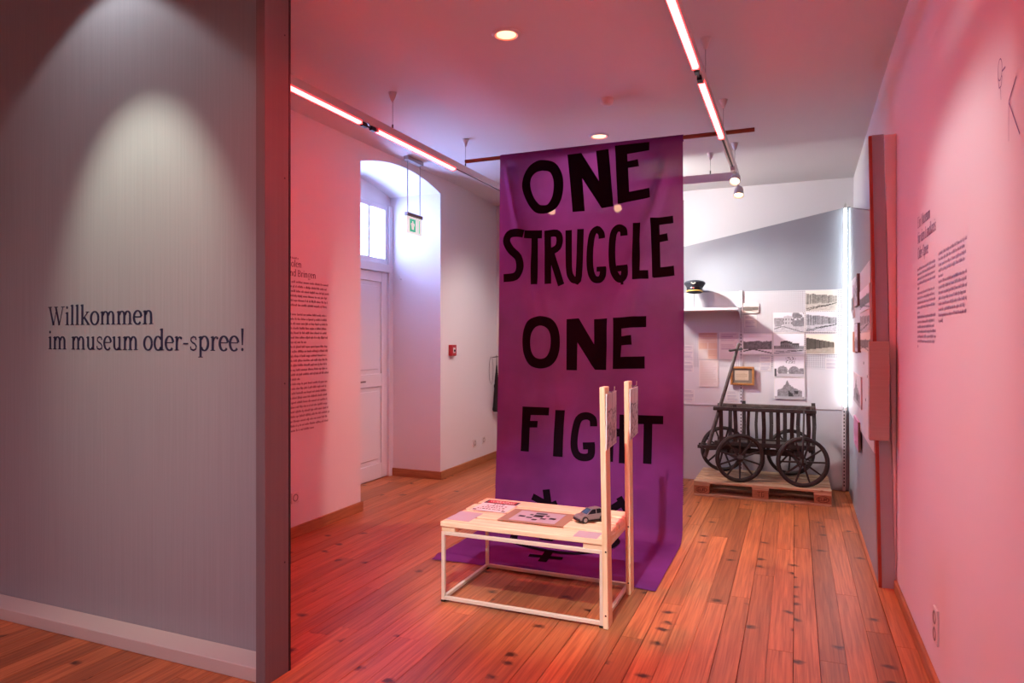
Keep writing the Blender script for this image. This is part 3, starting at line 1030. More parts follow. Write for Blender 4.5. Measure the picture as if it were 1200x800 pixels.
socket('white wall socket on the red-lit wall below the text column', XL, 4.14, 0.30, 1)
socket('white wall socket on the far wall, nearer the door niche', XL, 7.27, 0.272, 1)
socket('white wall socket on the far wall, nearer the banner', XL, 7.52, 0.275, 1)
socket('white double socket low on the pink wall', XR, 3.39, 0.275, -1, 2)

# folded umbrella on the far wall
ux, uy = XL + 0.055, 7.80
um = thing('umbrella', 'black folded umbrella hanging on the far wall beside the banner', 'umbrella', (ux, uy, 0.58))
obj('canopy', MB().lathe([(0.0, 0.0), (0.042, 0.004), (0.05, 0.03), (0.040, 0.14), (0.028, 0.30), (0.024, 0.40), (0.014, 0.50), (0.008, 0.58)], (ux, uy, 0.59), n=9, smooth=False), M['umbrella'], um)
obj('strap', MB().lathe([(0.030, 0.30), (0.033, 0.31), (0.033, 0.335), (0.029, 0.345)], (ux, uy, 0.59), n=12).tube([(ux + 0.02, uy, 0.92), (ux + 0.03, uy - 0.06, 0.98), (ux + 0.02, uy - 0.05, 1.06), (ux + 0.005, uy - 0.01, 1.10)], 0.005), M['umbrella'], um)
obj('tip', MB().cyl((ux, uy, 1.16), (ux, uy, 1.30), 0.006, 0.003, n=8), M['umbrella'], um)
obj('wire_loop', MB().tube([(ux - 0.03, uy - 0.10 + 0.06 * math.sin(t), 1.11 + 0.17 * math.cos(t)) for t in [math.pi * k / 12 * 1.0 - 0.6 for k in range(-8, 16)]], 0.0022), M['wire'], um)
obj('wall_peg', MB().cyl((XL, uy, 1.27), (ux + 0.02, uy, 1.28), 0.005, n=8), M['wire'], um)

# ------------------------------------------------------------------ banner: cloth over a pole, hanging, then trailing on the floor
BX0, BX1 = -2.335, -0.80
BZ0 = 3.06
# profile: hangs almost plumb, swings a little forward, bends on the boards and trails towards the bench
CP = [(5.36 - 0.24 * (k / 120) ** 1.4, BZ0 + (0.13 - BZ0) * k / 120) for k in range(121)]
CP += [(5.12 - 0.126 * (1 - math.cos(math.pi / 2 * k / 12)), 0.004 + 0.126 * (1 - math.sin(math.pi / 2 * k / 12))) for k in range(1, 13)]
CP.append((4.07, 0.004))
CS = [0.0]
for (a1, b1), (a2, b2) in zip(CP, CP[1:]):
    CS.append(CS[-1] + math.hypot(a2 - a1, b2 - b1))
BEND = CS[-1]


def cloth_frame(s):
    """profile of the cloth at length s below the pole: (y, z, ny, nz)"""
    i = 0
    while i < len(CP) - 2 and s > CS[i + 1]:
        i += 1
    w = (s - CS[i]) / (CS[i + 1] - CS[i])
    (y0, z0), (y1, z1) = CP[i], CP[i + 1]
    l = CS[i + 1] - CS[i]
    return (y0 + (y1 - y0) * w, z0 + (z1 - z0) * w, (z1 - z0) / l, -(y1 - y0) / l)


def edge_x(u, s):
    """the sides draw in slightly towards the foot"""
    k = min(1.0, s / 3.0)
    return (BX0 + 0.06 * k) * (1 - u) + (BX1 + 0.035 * k) * u


def cloth_off(x, s):
    u = (x - BX0) / (BX1 - BX0)
    hang = 1 - sstep((s - 2.4) / 0.5)
    o = 0.0
    # soft folds running from the upper corners and long shallow waves
    o += hang * sstep(s / 0.3) * (0.016 * math.sin(9 * u + 1.6 * s) + 0.010 * math.sin(21 * u - 2.3 * s + 1))
    for (u0, k, a, w) in ((0.03, 0.17, 0.035, 0.022), (0.06, 0.09, 0.028, 0.022), (0.98, -0.24, 0.035, 0.026), (0.93, -0.12, 0.028, 0.022)):
        d = (u - u0 - k * s) / w
        o += hang * a * math.exp(-d * d) * math.exp(-s * 0.6) * sstep(s / 0.15)
    for (u0, k, a, w, s0, s1) in ((0.22, 0.10, 0.012, 0.025, 1.0, 2.6), (0.78, -0.05, 0.012, 0.03, 0.9, 2.5), (0.35, 0.05, 0.009, 0.03, 1.6, 2.8)):
        d = (u - u0 - k * (s - s0)) / w
        o += a * math.exp(-d * d) * sstep((s - s0) / 0.3) * sstep((s1 - s) / 0.3)
    # creases on the floor part lift off the boards
    fl_ = sstep((s - 2.95) / 0.25)
    o += fl_ * 0.009 * (1 + math.sin(13 * u + 5 * s) * math.sin(7 * s - 4 * u)) * 0.6
    e = (s - (BEND - 0.09)) / 0.035
    o += fl_ * 0.016 * math.exp(-e * e) * (0.6 + 0.4 * math.sin(17 * u))
    return max(o, -0.02) if s < 2.7 else max(o, 0.0)


def cloth_pt(x, s, lift=0.0):
    y, z, ny, nz = cloth_frame(s)
    o = cloth_off(x, s) + lift
    if s > 3.2:
        u = (x - BX0) / (BX1 - BX0)
        y -= 0.018 * math.sin(11 * u + 2) * sstep((s - 3.6) / 0.4)
    return (x, y + ny * o, z + nz * o)


pole = obj('banner_pole', MB().cyl((-2.675, 5.380, 3.0565), (-0.28, 5.380, 3.0565), 0.016, n=12), M['pole'], base=(-1.5, 5.38, 3.04))
tag(pole, 'thin dark wooden pole carrying the purple banner across the two tracks', 'pole')

NU, NS = 64, 230
vs_ = []
for j in range(-4, NS + 1):
    for i in range(NU + 1):
        x = BX0 + (BX1 - BX0) * i / NU
        if j < 0:
            t = math.radians(180 * (-j) / 4)
            vs_.append((x, 5.380 - 0.0195 * math.cos(t), BZ0 + 0.0195 * math.sin(t) - (0.03 if j == -4 else 0)))
        else:
            vs_.append(cloth_pt(edge_x(i / NU, BEND * j / NS), BEND * j / NS))
rows = NS + 5
mb = MB()
mb.add(vs_, [(j * (NU + 1) + i, j * (NU + 1) + i + 1, (j + 1) * (NU + 1) + i + 1, (j + 1) * (NU + 1) + i) for j in range(rows - 1) for i in range(NU)], True)
ban = obj('banner', mb, M['cloth'], base=(-1.56, 5.36, 0.0), recalc=False)
tag(ban, 'large purple cloth banner with painted black slogan, hanging from the pole down onto the floor', 'banner')

# frayed selvage: small tufts down both sides
mb = MB()
for k in range(150):
    s = 0.5 + 2.3 * k / 150
    for x, d in ((edge_x(0, s), -1), (edge_x(1, s), 1)):
        p = Vector(cloth_pt(x, s))
        w = 0.004 if d < 0 else 0.007
        mb.add([p, p + Vector((d * w, 0, -0.002)), p + Vector((d * w, 0, -0.007)), p + Vector((0, 0, -0.009))], [(0, 1, 2, 3)])
fr = obj('frayed_edge', mb, M['cloth'], ban, recalc=False)
fr['kind'] = 'stuff'


def paint_mesh(polys, lift):
    """fills 2-D outlines in (x, s), cuts them fine and lays them on the cloth"""
    bm = bmesh.new()
    for p in polys:
        vv = [bm.verts.new((a, b, 0)) for a, b in p]
        for t in tessellate_polygon([[Vector((a, b, 0)) for a, b in p]]):
            try:
                bm.faces.new([vv[i] for i in t])
            except ValueError:
                pass
    for _ in range(6):
        es = [e for e in bm.edges if e.calc_length() > 0.03]
        if not es:
            break
        bmesh.ops.subdivide_edges(bm, edges=es, cuts=1)
        bmesh.ops.triangulate(bm, faces=bm.faces)
    mb = MB()
    idx = {v: i for i, v in enumerate(bm.verts)}
    mb.add([cloth_pt(v.co.x, v.co.y, lift) for v in bm.verts], [tuple(idx[v] for v in f.verts) for f in bm.faces], True)
    bm.free()
    return mb


def smooth_path(p, m=4):
    """Catmull-Rom through the points of a curved stroke"""
    if len(p) < 5:
        return p
    q = [p[0]] + list(p) + [p[-1]]
    out = []
    for i in range(1, len(q) - 2):
        for k in range(m):
            t = k / m
            out.append(tuple(0.5 * (2 * b + (c - a) * t + (2 * a - 5 * b + 4 * c - d) * t * t + (-a + 3 * b - 3 * c + d) * t ** 3) for a, b, c, d in zip(q[i - 1], q[i], q[i + 1], q[i + 2])))
    return out + [p[-1]]


def brush(pts, w):
    """a wide brush stroke with mitred bends"""
    pts = smooth_path(pts)
    n = len(pts)
    L, R = [], []
    for i, (x, y) in enumerate(pts):
        def nrm(a, b):
            l = math.hypot(b[0] - a[0], b[1] - a[1]) or 1
            return (-(b[1] - a[1]) / l, (b[0] - a[0]) / l)
        ns = []
        if i > 0:
            ns.append(nrm(pts[i - 1], pts[i]))
        if i < n - 1:
            ns.append(nrm(pts[i], pts[i + 1]))
        mx, my = sum(q[0] for q in ns) / len(ns), sum(q[1] for q in ns) / len(ns)
        k = min(1.5, 1.0 / max(0.4, mx * mx + my * my))
        L.append((x + mx * k * w / 2, y + my * k * w / 2))
        R.append((x - mx * k * w / 2, y - my * k * w / 2))
    return [[L[i], L[i + 1], R[i + 1], R[i]] for i in range(n - 1)]


LETTERS = [
["O","ring",[[-1.945,0.068],[-1.843,0.099],[-1.784,0.177],[-1.762,0.275],[-1.772,0.386],[-1.812,0.471],[-1.887,0.513],[-1.98,0.515],[-2.041,0.47],[-2.095,0.376],[-2.123,0.276],[-2.107,0.179],[-2.064,0.11],[-2.004,0.075]],[[-1.944,0.159],[-1.884,0.176],[-1.853,0.227],[-1.844,0.3],[-1.859,0.387],[-1.897,0.443],[-1.939,0.448],[-1.973,0.438],[-2.017,0.382],[-2.048,0.298],[-2.046,0.217],[-2.003,0.169]]],
["N","poly",[[-1.73,0.047],[-1.612,0.044],[-1.465,0.286],[-1.488,0.041],[-1.385,0.036],[-1.336,0.506],[-1.438,0.51],[-1.607,0.249],[-1.582,0.52],[-1.682,0.523]]],
["E","poly",[[-1.333,0.016],[-1.057,0.016],[-1.057,0.082],[-1.232,0.094],[-1.228,0.153],[-1.147,0.143],[-1.136,0.201],[-1.223,0.207],[-1.21,0.401],[-1.054,0.38],[-1.046,0.457],[-1.3,0.494]]],
["S","str",[[[[-2.093,0.686],[-2.21,0.676],[-2.251,0.734],[-2.21,0.813],[-2.138,0.882],[-2.123,0.977],[-2.164,1.04],[-2.273,1.05]],0.068]]],
["T","str",[[[[-2.088,0.689],[-1.946,0.69]],0.068],[[[-2.007,0.699],[-1.999,1.111]],0.053]]],
["R","str",[[[[-1.897,0.662],[-1.886,1.106]],0.058],[[[-1.922,0.691],[-1.82,0.689],[-1.789,0.736],[-1.805,0.807],[-1.88,0.843]],0.058],[[[-1.871,0.835],[-1.768,1.121]],0.058]]],
["U","str",[[[[-1.712,0.672],[-1.702,0.978],[-1.679,1.062],[-1.643,1.087],[-1.615,1.052],[-1.613,0.667]],0.055]]],
["G","str",[[[[-1.431,0.756],[-1.438,0.714],[-1.475,0.679],[-1.514,0.72],[-1.529,0.86],[-1.521,1.001],[-1.491,1.077],[-1.443,1.089],[-1.417,1.054],[-1.415,0.993]],0.055],[[[-1.469,1.004],[-1.39,1.004]],0.039]]],
["G","str",[[[[-1.245,0.751],[-1.252,0.705],[-1.294,0.687],[-1.332,0.731],[-1.343,0.869],[-1.331,1.008],[-1.295,1.079],[-1.257,1.095],[-1.234,1.061],[-1.235,0.997]],0.058],[[[-1.303,1.009],[-1.209,1.007]],0.048],[[[-1.252,1.088],[-1.25,1.141]],0.023]]],
["L","str",[[[[-1.148,0.653],[-1.145,1.099]],0.058],[[[-1.17,1.068],[-1.053,1.062]],0.068]]],
["E","str",[[[[-1.007,0.622],[-0.993,1.082]],0.064],[[[-1.039,0.653],[-0.867,0.642]],0.058],[[[-0.983,0.785],[-0.909,0.774]],0.058],[[[-1.02,1.051],[-0.858,1.037]],0.077]]],
["O","ring",[[-1.933,1.375],[-1.85,1.395],[-1.799,1.451],[-1.771,1.535],[-1.768,1.646],[-1.791,1.73],[-1.838,1.785],[-1.919,1.806],[-2.003,1.788],[-2.055,1.733],[-2.085,1.648],[-2.089,1.535],[-2.065,1.449],[-2.016,1.393]],[[-1.934,1.454],[-1.89,1.467],[-1.862,1.502],[-1.847,1.556],[-1.845,1.626],[-1.856,1.68],[-1.882,1.715],[-1.925,1.727],[-1.97,1.716],[-1.998,1.681],[-2.014,1.627],[-2.016,1.556],[-2.004,1.501],[-1.978,1.466]]],
["N","poly",[[-1.712,1.403],[-1.602,1.399],[-1.469,1.608],[-1.477,1.408],[-1.37,1.402],[-1.371,1.809],[-1.456,1.81],[-1.608,1.593],[-1.606,1.816],[-1.7,1.815]]],
["E","poly",[[-1.323,1.398],[-1.064,1.386],[-1.063,1.472],[-1.255,1.483],[-1.254,1.544],[-1.174,1.535],[-1.169,1.61],[-1.253,1.615],[-1.258,1.705],[-1.071,1.698],[-1.069,1.792],[-1.32,1.8]]],
["F","poly",[[-2.074,2.12],[-1.829,2.12],[-1.832,2.183],[-1.994,2.186],[-1.997,2.234],[-1.925,2.231],[-1.927,2.284],[-1.999,2.288],[-2.0,2.483],[-2.076,2.483]]],
["I","poly",[[-1.778,2.137],[-1.699,2.136],[-1.703,2.505],[-1.781,2.504]]],
["G","str",[[[[-1.456,2.252],[-1.465,2.195],[-1.517,2.173],[-1.58,2.203],[-1.61,2.315],[-1.611,2.426],[-1.581,2.485],[-1.519,2.497],[-1.473,2.472],[-1.471,2.387]],0.058],[[[-1.54,2.409],[-1.443,2.401]],0.055]]],
["H","str",[[[[-1.334,2.15],[-1.333,2.517]],0.063],[[[-1.227,2.151],[-1.226,2.524]],0.063],[[[-1.33,2.294],[-1.223,2.29]],0.06]]],
["T","poly",[[-1.156,2.15],[-0.923,2.148],[-0.922,2.211],[-1.003,2.213],[-1.004,2.514],[-1.07,2.513],[-1.07,2.216],[-1.154,2.22]]],
]
for row in LETTERS:
    kind = row[1]
    if kind == 'ring':
        o_, i_ = row[2], row[3]
        if len(o_) != len(i_):
            m = 14
            o_ = [o_[int(k * len(o_) / m)] for k in range(m)]
            i_ = [i_[int(k * len(i_) / m)] for k in range(m)]
        def closed(p, m=4):
            q = []
            for i in range(len(p)):
                a_, b_, c_, d_ = p[i - 1], p[i], p[(i + 1) % len(p)], p[(i + 2) % len(p)]
                for k in range(m):
                    t = k / m
                    q.append(tuple(0.5 * (2 * b + (c - a) * t + (2 * a - 5 * b + 4 * c - d) * t * t + (-a + 3 * b - 3 * c + d) * t ** 3) for a, b, c, d in zip(a_, b_, c_, d_)))
            return q
        o_, i_ = closed(o_), closed(i_)
        n = len(o_)
        polys = [[o_[k], o_[(k + 1) % n], i_[(k + 1) % n], i_[k]] for k in range(n)]
        sets = [polys]
    elif kind == 'poly':
        sets = [[row[2]]]
    else:
        sets = [brush(p, w) for p, w in row[2]]
    mb = MB()
    for q, polys in enumerate(sets):
        t = paint_mesh(polys, 0.0032 + 0.0004 * q)
        mb.add(t.v, t.f, True)
    obj('painted_letter', mb, M['paint'], ban, recalc=False)

# the emblem at the foot: a ring with three arms and crossbars
cx, cs, rr = -1.59, 3.28, 0.335
ringp = [(cx + 0.385 * math.cos(math.radians(a)), cs + rr * math.sin(math.radians(a))) for a in range(0, 361, 9)]
sets = [brush(ringp, 0.055),
        brush([(cx + 0.0, cs + rr), (cx + 0.025, cs + 0.55)], 0.06), brush([(-1.69, 3.755), (-1.46, 3.715)], 0.05),
        brush([(-1.80, 2.98), (-1.835, 2.77)], 0.06), brush([(-1.95, 2.835), (-1.73, 2.925)], 0.052), brush([(-1.74, 2.87), (-1.90, 2.945)], 0.05),
        brush([(-1.38, 2.93), (-1.21, 2.81)], 0.055), brush([(-1.245, 2.78), (-1.18, 2.88)], 0.05),
        brush([(-1.755, 3.345), (-1.65, 3.35)], 0.07)]
for q, polys in enumerate(sets):
    obj('painted_ring' if q == 0 else 'painted_bar', paint_mesh(polys, 0.0032 + 0.0004 * q), M['paint'], ban, recalc=False)

# ------------------------------------------------------------------ bench with two uprights
bx0, bx1, by0, by1 = -1.87, -0.92, 3.45, 4.07
be = thing('bench', 'pale slatted pine bench on a cream steel tube frame with two tall uprights', 'bench', (-1.4, 3.76, 0.0))
T = 0.02
for x in (bx0, bx1 - T):
    for y in (by0, by1 - T):
        lg = obj('leg', MB().box((x, y, 0.008), (x + T, y + T, 0.402)), M['steel'], be, bevel=0.002)
        obj('foot', MB().box((x - 0.001, y - 0.001, 0.0), (x + T + 0.001, y + T + 0.001, 0.012)), M['black'], lg)
for z in (0.012, 0.382):
    for y in (by0, by1 - T):
        obj('frame_rail', MB().box((bx0 + T, y, z), (bx1 - T, y + T, z + T)), M['steel'], be, bevel=0.002)
    for x in (bx0, bx1 - T):
        obj('frame_rail', MB().box((x, by0 + T, z), (x + T, by1 - T, z + T)), M['steel'], be, bevel=0.002)
for x0, x1 in ((bx0, bx0 + 0.085), (bx1 - 0.11, bx1)):
    obj('cross_beam', MB().box((x0, by0 + 0.004, 0.4025), (x1, by1 - 0.004, 0.4295)), M['pine'], be, bevel=0.002)
sw_ = 0.1345
for k in range(4):
    y = by0 - 0.004 + k * (sw_ + 0.0295)
    jit = (0.0, 0.006, -0.002, 0.004)[k]
    obj('slat', MB().box((bx0 - 0.004 + jit, y, 0.43), (bx1 + 0.0, y + sw_, 0.458)), M['pine'], be, bevel=0.003)
for (x, y) in ((-1.80, 3.58), (-1.0, 3.92), (-1.80, 3.74), (-1.02, 3.50)):
    obj('nail', MB().cyl((x, y, 0.4575), (x, y, 0.4592), 0.004, n=8), M['iron'], be)
for (y, lean) in ((3.44, -0.02), (3.955, -0.012)):
    mb = MB()
    a, b = (-0.9185, y), (-0.890, y + 0.092)
    mb.add([(a[0], a[1], 0), (b[0], a[1], 0), (b[0], b[1], 0), (a[0], b[1], 0), (a[0] + lean * 0.0, a[1], 1.25), (b[0] + lean, a[1], 1.25), (b[0] + lean, b[1], 1.25), (a[0], b[1], 1.25)],
           [(0, 3, 2, 1), (4, 5, 6, 7), (0, 1, 5, 4), (1, 2, 6, 5), (2, 3, 7, 6), (3, 0, 4, 7)])
    for i in (4, 7):
        v = mb.v[i]
        mb.v[i] = (v[0] + lean, v[1], v[2])
    up = obj('upright', mb, M['post'], be, bevel=0.003)
    obj('screw', MB().cyl((-0.904, y - 0.0015, 0.07), (-0.904, y + 0.001, 0.07), 0.005, n=8).cyl((-0.904, y - 0.0015, 0.40), (-0.904, y + 0.001, 0.40), 0.005, n=8), M['iron'], up)
    xt = -0.890 + lean
    obj('hook', MB().tube([(xt, y + 0.07, 1.222), (xt + 0.012, y + 0.10, 1.216), (xt + 0.014, y + 0.15, 1.222), (xt + 0.014, y + 0.155, 1.245)], 0.003), M['steelwire'], up)

# value noise for printed pictures
NZ = np.random.RandomState(5).rand(64, 64)


def vnoise(x, y):
    xi, yi = int(math.floor(x)), int(math.floor(y))
    fx, fy = x - xi, y - yi
    fx, fy = fx * fx * (3 - 2 * fx), fy * fy * (3 - 2 * fy)
    g = lambda a, b: NZ[a % 64, b % 64]
    return (g(xi, yi) * (1 - fx) + g(xi + 1, yi) * fx) * (1 - fy) + (g(xi, yi + 1) * (1 - fx) + g(xi + 1, yi + 1) * fx) * fy


def fbm(x, y):
    return 0.5 * vnoise(x, y) + 0.3 * vnoise(2.1 * x + 9, 2.1 * y + 4) + 0.2 * vnoise(4.3 * x + 3, 4.3 * y + 17)


def tint(g, t):
    g = max(0.0, min(1.0, g))
    return (g * t[0], g * t[1], g * t[2])


def drawn_sheet(name, label, x, y0, z0, z1, seed, slope):
    t = thing(name, label, 'sheet', (x, y0, z0), 'sheets on the bench uprights')
    y1 = y0 + 0.205
    mb = MB().add([(x, y0, z0), (x, y1, z0 + slope), (x, y1, z1 + 0.004), (x, y0, z1), (x + 0.006, y0, z0), (x + 0.006, y1, z0 + slope), (x + 0.006, y1, z1 + 0.004), (x + 0.006, y0, z1)],
                  [(0, 1, 2, 3), (7, 6, 5, 4), (0, 4, 5, 1), (1, 5, 6, 2), (2, 6, 7, 3), (3, 7, 4, 0)])
    obj('backing', mb, M['paper'], t)

    def ink(u, v):
        g = 0.46 + 0.10 * fbm(6 * u + seed, 5 * v)
        top = 0.66 + 0.10 * vnoise(5 * u + seed, 2)
        n = fbm(9 * u + seed * 3, 12 * v + 5)
        if v < top and abs(n - 0.5) < 0.035:
            g = 0.12
        if v < top and fbm(4 * u + 7 + seed, 5 * v) > 0.60:
            g *= 0.5
        if abs(v - top) < 0.012 and 0.05 < u < 0.75:
            g = 0.1
        if abs(u - 0.55) < 0.012:
            g *= 0.5
        return tint(g, (1.0, 0.95, 0.96))
    raster('print', ink, 24, 40, lambda u, v: (x + 0.0068, y0 + 0.005 + u * 0.195, z0 + 0.004 + slope * u * (1 - v) + v * (z1 - z0 - 0.006)), t)


drawn_sheet('hanging_sheet', 'hanging sheet with black ink figure drawing on the nearer bench upright', -0.905, 3.443, 0.925, 1.215, 1, 0.012)
drawn_sheet('hanging_sheet', 'hanging sheet with dense grey ink drawing on the farther bench upright', -0.898, 3.958, 0.905, 1.205, 8, 0.02)

ZT = 0.4583
# warning sheet
ws = thing('warning_sheet', 'white sheet with red heading bar and black text on the bench', 'sheet', (-1.72, 3.89, ZT))
wx0, wx1, wy0_, wy1_ = -1.835, -1.605, 3.755, 4.03
obj('paper', MB().box((wx0, wy0_, ZT), (wx1, wy1_, ZT + 0.0015)), M['paper'], ws)
obj('heading_bar', MB().box((wx0 + 0.004, wy1_ - 0.085, ZT + 0.0016), (wx1 - 0.004, wy1_ - 0.006, ZT + 0.0021)), M['black'], ws)
obj('red_field', MB().box((wx0 + 0.02, wy1_ - 0.074, ZT + 0.0022), (wx1 - 0.02, wy1_ - 0.012, ZT + 0.0025)), M['redprint'], ws)


def block_text(s, x, y, z, h, width, m, parent, name='printed_text'):
    c = bpy.data.curves.new('text', 'FONT')
    c.body = s
    c.size = h * 1.4
    o = bpy.data.objects.new('text_source', c)
    COL.objects.link(o)
    bpy.context.view_layer.update()
    me = bpy.data.meshes.new_from_object(o.evaluated_get(bpy.context.evaluated_depsgraph_get()))
    bpy.data.objects.remove(o)
    xs = [v.co.x for v in me.vertices]
    k = width / (max(xs) - min(xs))
    x_ = min(xs)
    mb = MB()
    mb.add([(x + (v.co.x - x_) * k, y + v.co.y, z) for v in me.vertices], [tuple(p.vertices) for p in me.polygons])
    bpy.data.meshes.remove(me)
    return obj(name, mb, m, parent, recalc=False)


block_text('WARNING', wx0 + 0.032, wy1_ - 0.064, ZT + 0.0028, 0.040, wx1 - wx0 - 0.064, M['paper'], ws)
r3 = random.Random(9)
mb = MB()
for row, (y, n) in enumerate(((3.915, 2), (3.875, 4), (3.835, 5), (3.795, 6))):
    w = 0.03 * n
    x = (wx0 + wx1) / 2 - w / 2
    while x < (wx0 + wx1) / 2 + w / 2:
        l = r3.uniform(0.006, 0.02)
        mb.add([(x, y, ZT + 0.0022), (x + l, y, ZT + 0.0022), (x + l, y + 0.018, ZT + 0.0022), (x, y + 0.018, ZT + 0.0022)], [(0, 1, 2, 3)])
        x += l + r3.uniform(0.004, 0.012)
for xx in (wx0 + 0.008, wx1 - 0.032):
    mb.add([(xx, 3.765, ZT + 0.0022), (xx + 0.024, 3.765, ZT + 0.0022), (xx + 0.024, 3.785, ZT + 0.0022), (xx, 3.785, ZT + 0.0022)], [(0, 1, 2, 3)])
obj('small_print', mb, M['black'], ws, recalc=False)['kind'] = 'stuff'

# text label at the bench end, and the small one beside the upright
lb = obj('label_sheet', MB().box((-1.866, 3.50, ZT), (-1.72, 3.695, ZT + 0.0015)), M['lilac'], base=(-1.79, 3.6, ZT))
tag(lb, 'plain lilac-grey label sheet at the far end of the bench seat', 'sheet')
lb = obj('label_sheet', MB().box((-1.085, 3.452, ZT), (-0.955, 3.565, ZT + 0.0015)), M['lilac'], base=(-1.02, 3.5, ZT))
tag(lb, 'small pale label on the bench edge beside the nearer upright', 'sheet')

# brown print with a black stencil
pr = thing('stencil_print', 'brown sheet with pale centre and black stencil shapes on the bench', 'print', (-1.39, 3.74, ZT))
obj('sheet', MB().box((-1.587, 3.60, ZT), (-1.19, 3.878, ZT + 0.0015)), M['brown'], pr)
obj('pale_field', MB().box((-1.53, 3.63, ZT + 0.0016), (-1.25, 3.85, ZT + 0.0020)), M['lilac'], pr)
mb = MB()
for (x0, y0, x1, y1) in ((-1.505, 3.715, -1.465, 3.745), (-1.315, 3.715, -1.275, 3.745), (-1.425, 3.80, -1.355, 3.83), (-1.45, 3.765, -1.43, 3.79), (-1.35, 3.765, -1.33, 3.79), (-1.42, 3.735, -1.36, 3.785), (-1.45, 3.70, -1.415, 3.725), (-1.365, 3.70, -1.33, 3.725), (-1.405, 3.665, -1.375, 3.695)):
    mb.box((x0, y0, ZT + 0.0021), (x1, y1, ZT + 0.0024))
obj('stencil_mark', mb, M['black'], pr)

# toy car
car = thing('toy_car', 'small silver toy car with dark windows on the bench beside the upright', 'toy car', (-1.082, 3.782, ZT))
ang = math.radians(226)
CK = 0.86
ca, sa = math.cos(ang), math.sin(ang)


def cl(p):
    return (-1.082 + CK * (p[0] * ca - p[1] * sa), 3.782 + CK * (p[0] * sa + p[1] * ca), ZT + CK * 1.08 * p[2])


def car_prism(poly, w0, w1, zlo, zhi):
    """side outline given to a body whose half width goes from w0 at zlo to w1 at zhi"""
    mb = MB()
    n = len(poly)

    def hw_(z):
        t = (z - zlo) / (zhi - zlo)
        return w0 + (w1 - w0) * max(0, min(1, t))
    mb.add([cl((x, hw_(z), z)) for x, z in poly] + [cl((x, -hw_(z), z)) for x, z in poly],
           [tuple(range(n)), tuple(range(2 * n - 1, n - 1, -1))] + [(k, n + k, n + (k + 1) % n, (k + 1) % n) for k in range(n)])
    return mb


obj('body', car_prism([(-0.105, 0.018), (0.098, 0.016), (0.107, 0.026), (0.105, 0.040), (0.085, 0.047), (0.045, 0.052), (-0.08, 0.056), (-0.104, 0.050)], 0.045, 0.041, 0.015, 0.055), M['silver'], car, bevel=0.004)
obj('cabin_glass', car_prism([(0.050, 0.051), (0.012, 0.0765), (-0.05, 0.079), (-0.085, 0.070), (-0.098, 0.054)], 0.0405, 0.030, 0.05, 0.08), M['toyglass'], car, bevel=0.002)
obj('roof', car_prism([(0.010, 0.0765), (-0.008, 0.0815), (-0.05, 0.0825), (-0.082, 0.0735), (-0.086, 0.0705), (-0.05, 0.0785)], 0.0318, 0.0305, 0.07, 0.083), M['silver'], car, bevel=0.0015)
mb = MB()
for s in (-1, 1):
    for a, b in (((0.052, 0.050), (0.010, 0.0785)), ((-0.02, 0.053), (-0.022, 0.080)), ((-0.085, 0.054), (-0.066, 0.078))):
        mb.beam(cl((a[0], s * 0.0405, a[1])), cl((b[0], s * 0.0310, b[1])), 0.004, 0.004)
obj('window_pillar', mb, M['silver'], car)
obj('bumper', car_prism([(0.100, 0.012), (0.110, 0.014), (0.111, 0.030), (0.102, 0.031)], 0.042, 0.042, 0, 1), M['black'], car, bevel=0.002)
obj('side_skirt', MB().add(car_prism([(-0.104, 0.011), (0.1, 0.011), (0.1, 0.021), (-0.104, 0.021)], 0.0458, 0.0458, 0, 1).v, car_prism([(-0.104, 0.011), (0.1, 0.011), (0.1, 0.021), (-0.104, 0.021)], 0.0458, 0.0458, 0, 1).f), M['black'], car)
for s in (-1, 1):
    for xx in (0.066, -0.066):
        w = obj('wheel', MB().lathe([(0.0, 0.006), (0.010, 0.007), (0.019, 0.006), (0.0205, 0.0), (0.0205, -0.012), (0.0, -0.012)], cl((xx, s * 0.0415, 0.0207)), axis=Vector(cl((0, s, 0))) - Vector(cl((0, 0, 0))), n=18), M['tyre'], car)
        obj('wheel_rim', MB().lathe([(0.0, 0.0085), (0.010, 0.008), (0.0125, 0.0065)], cl((xx, s * 0.0415, 0.0207)), axis=Vector(cl((0, s, 0))) - Vector(cl((0, 0, 0))), n=12), M['silver'], w)
for s in (-1, 1):
    obj('headlight', MB().add([cl((0.1062, s * 0.040, 0.031)), cl((0.1062, s * 0.024, 0.031)), cl((0.1045, s * 0.024, 0.039)), cl((0.1000, s * 0.040, 0.040)), cl((0.095, s * 0.040, 0.031)), cl((0.095, s * 0.024, 0.031)), cl((0.095, s * 0.024, 0.039)), cl((0.094, s * 0.040, 0.040))], [(0, 1, 2, 3), (7, 6, 5, 4), (0, 4, 5, 1), (1, 5, 6, 2), (2, 6, 7, 3), (3, 7, 4, 0)]), M['badge'], car)

# ------------------------------------------------------------------ display wall across the end of the room
YG = 7.48


def slope_top(x):
    return 2.796 + 0.198 * (x - 0.452)


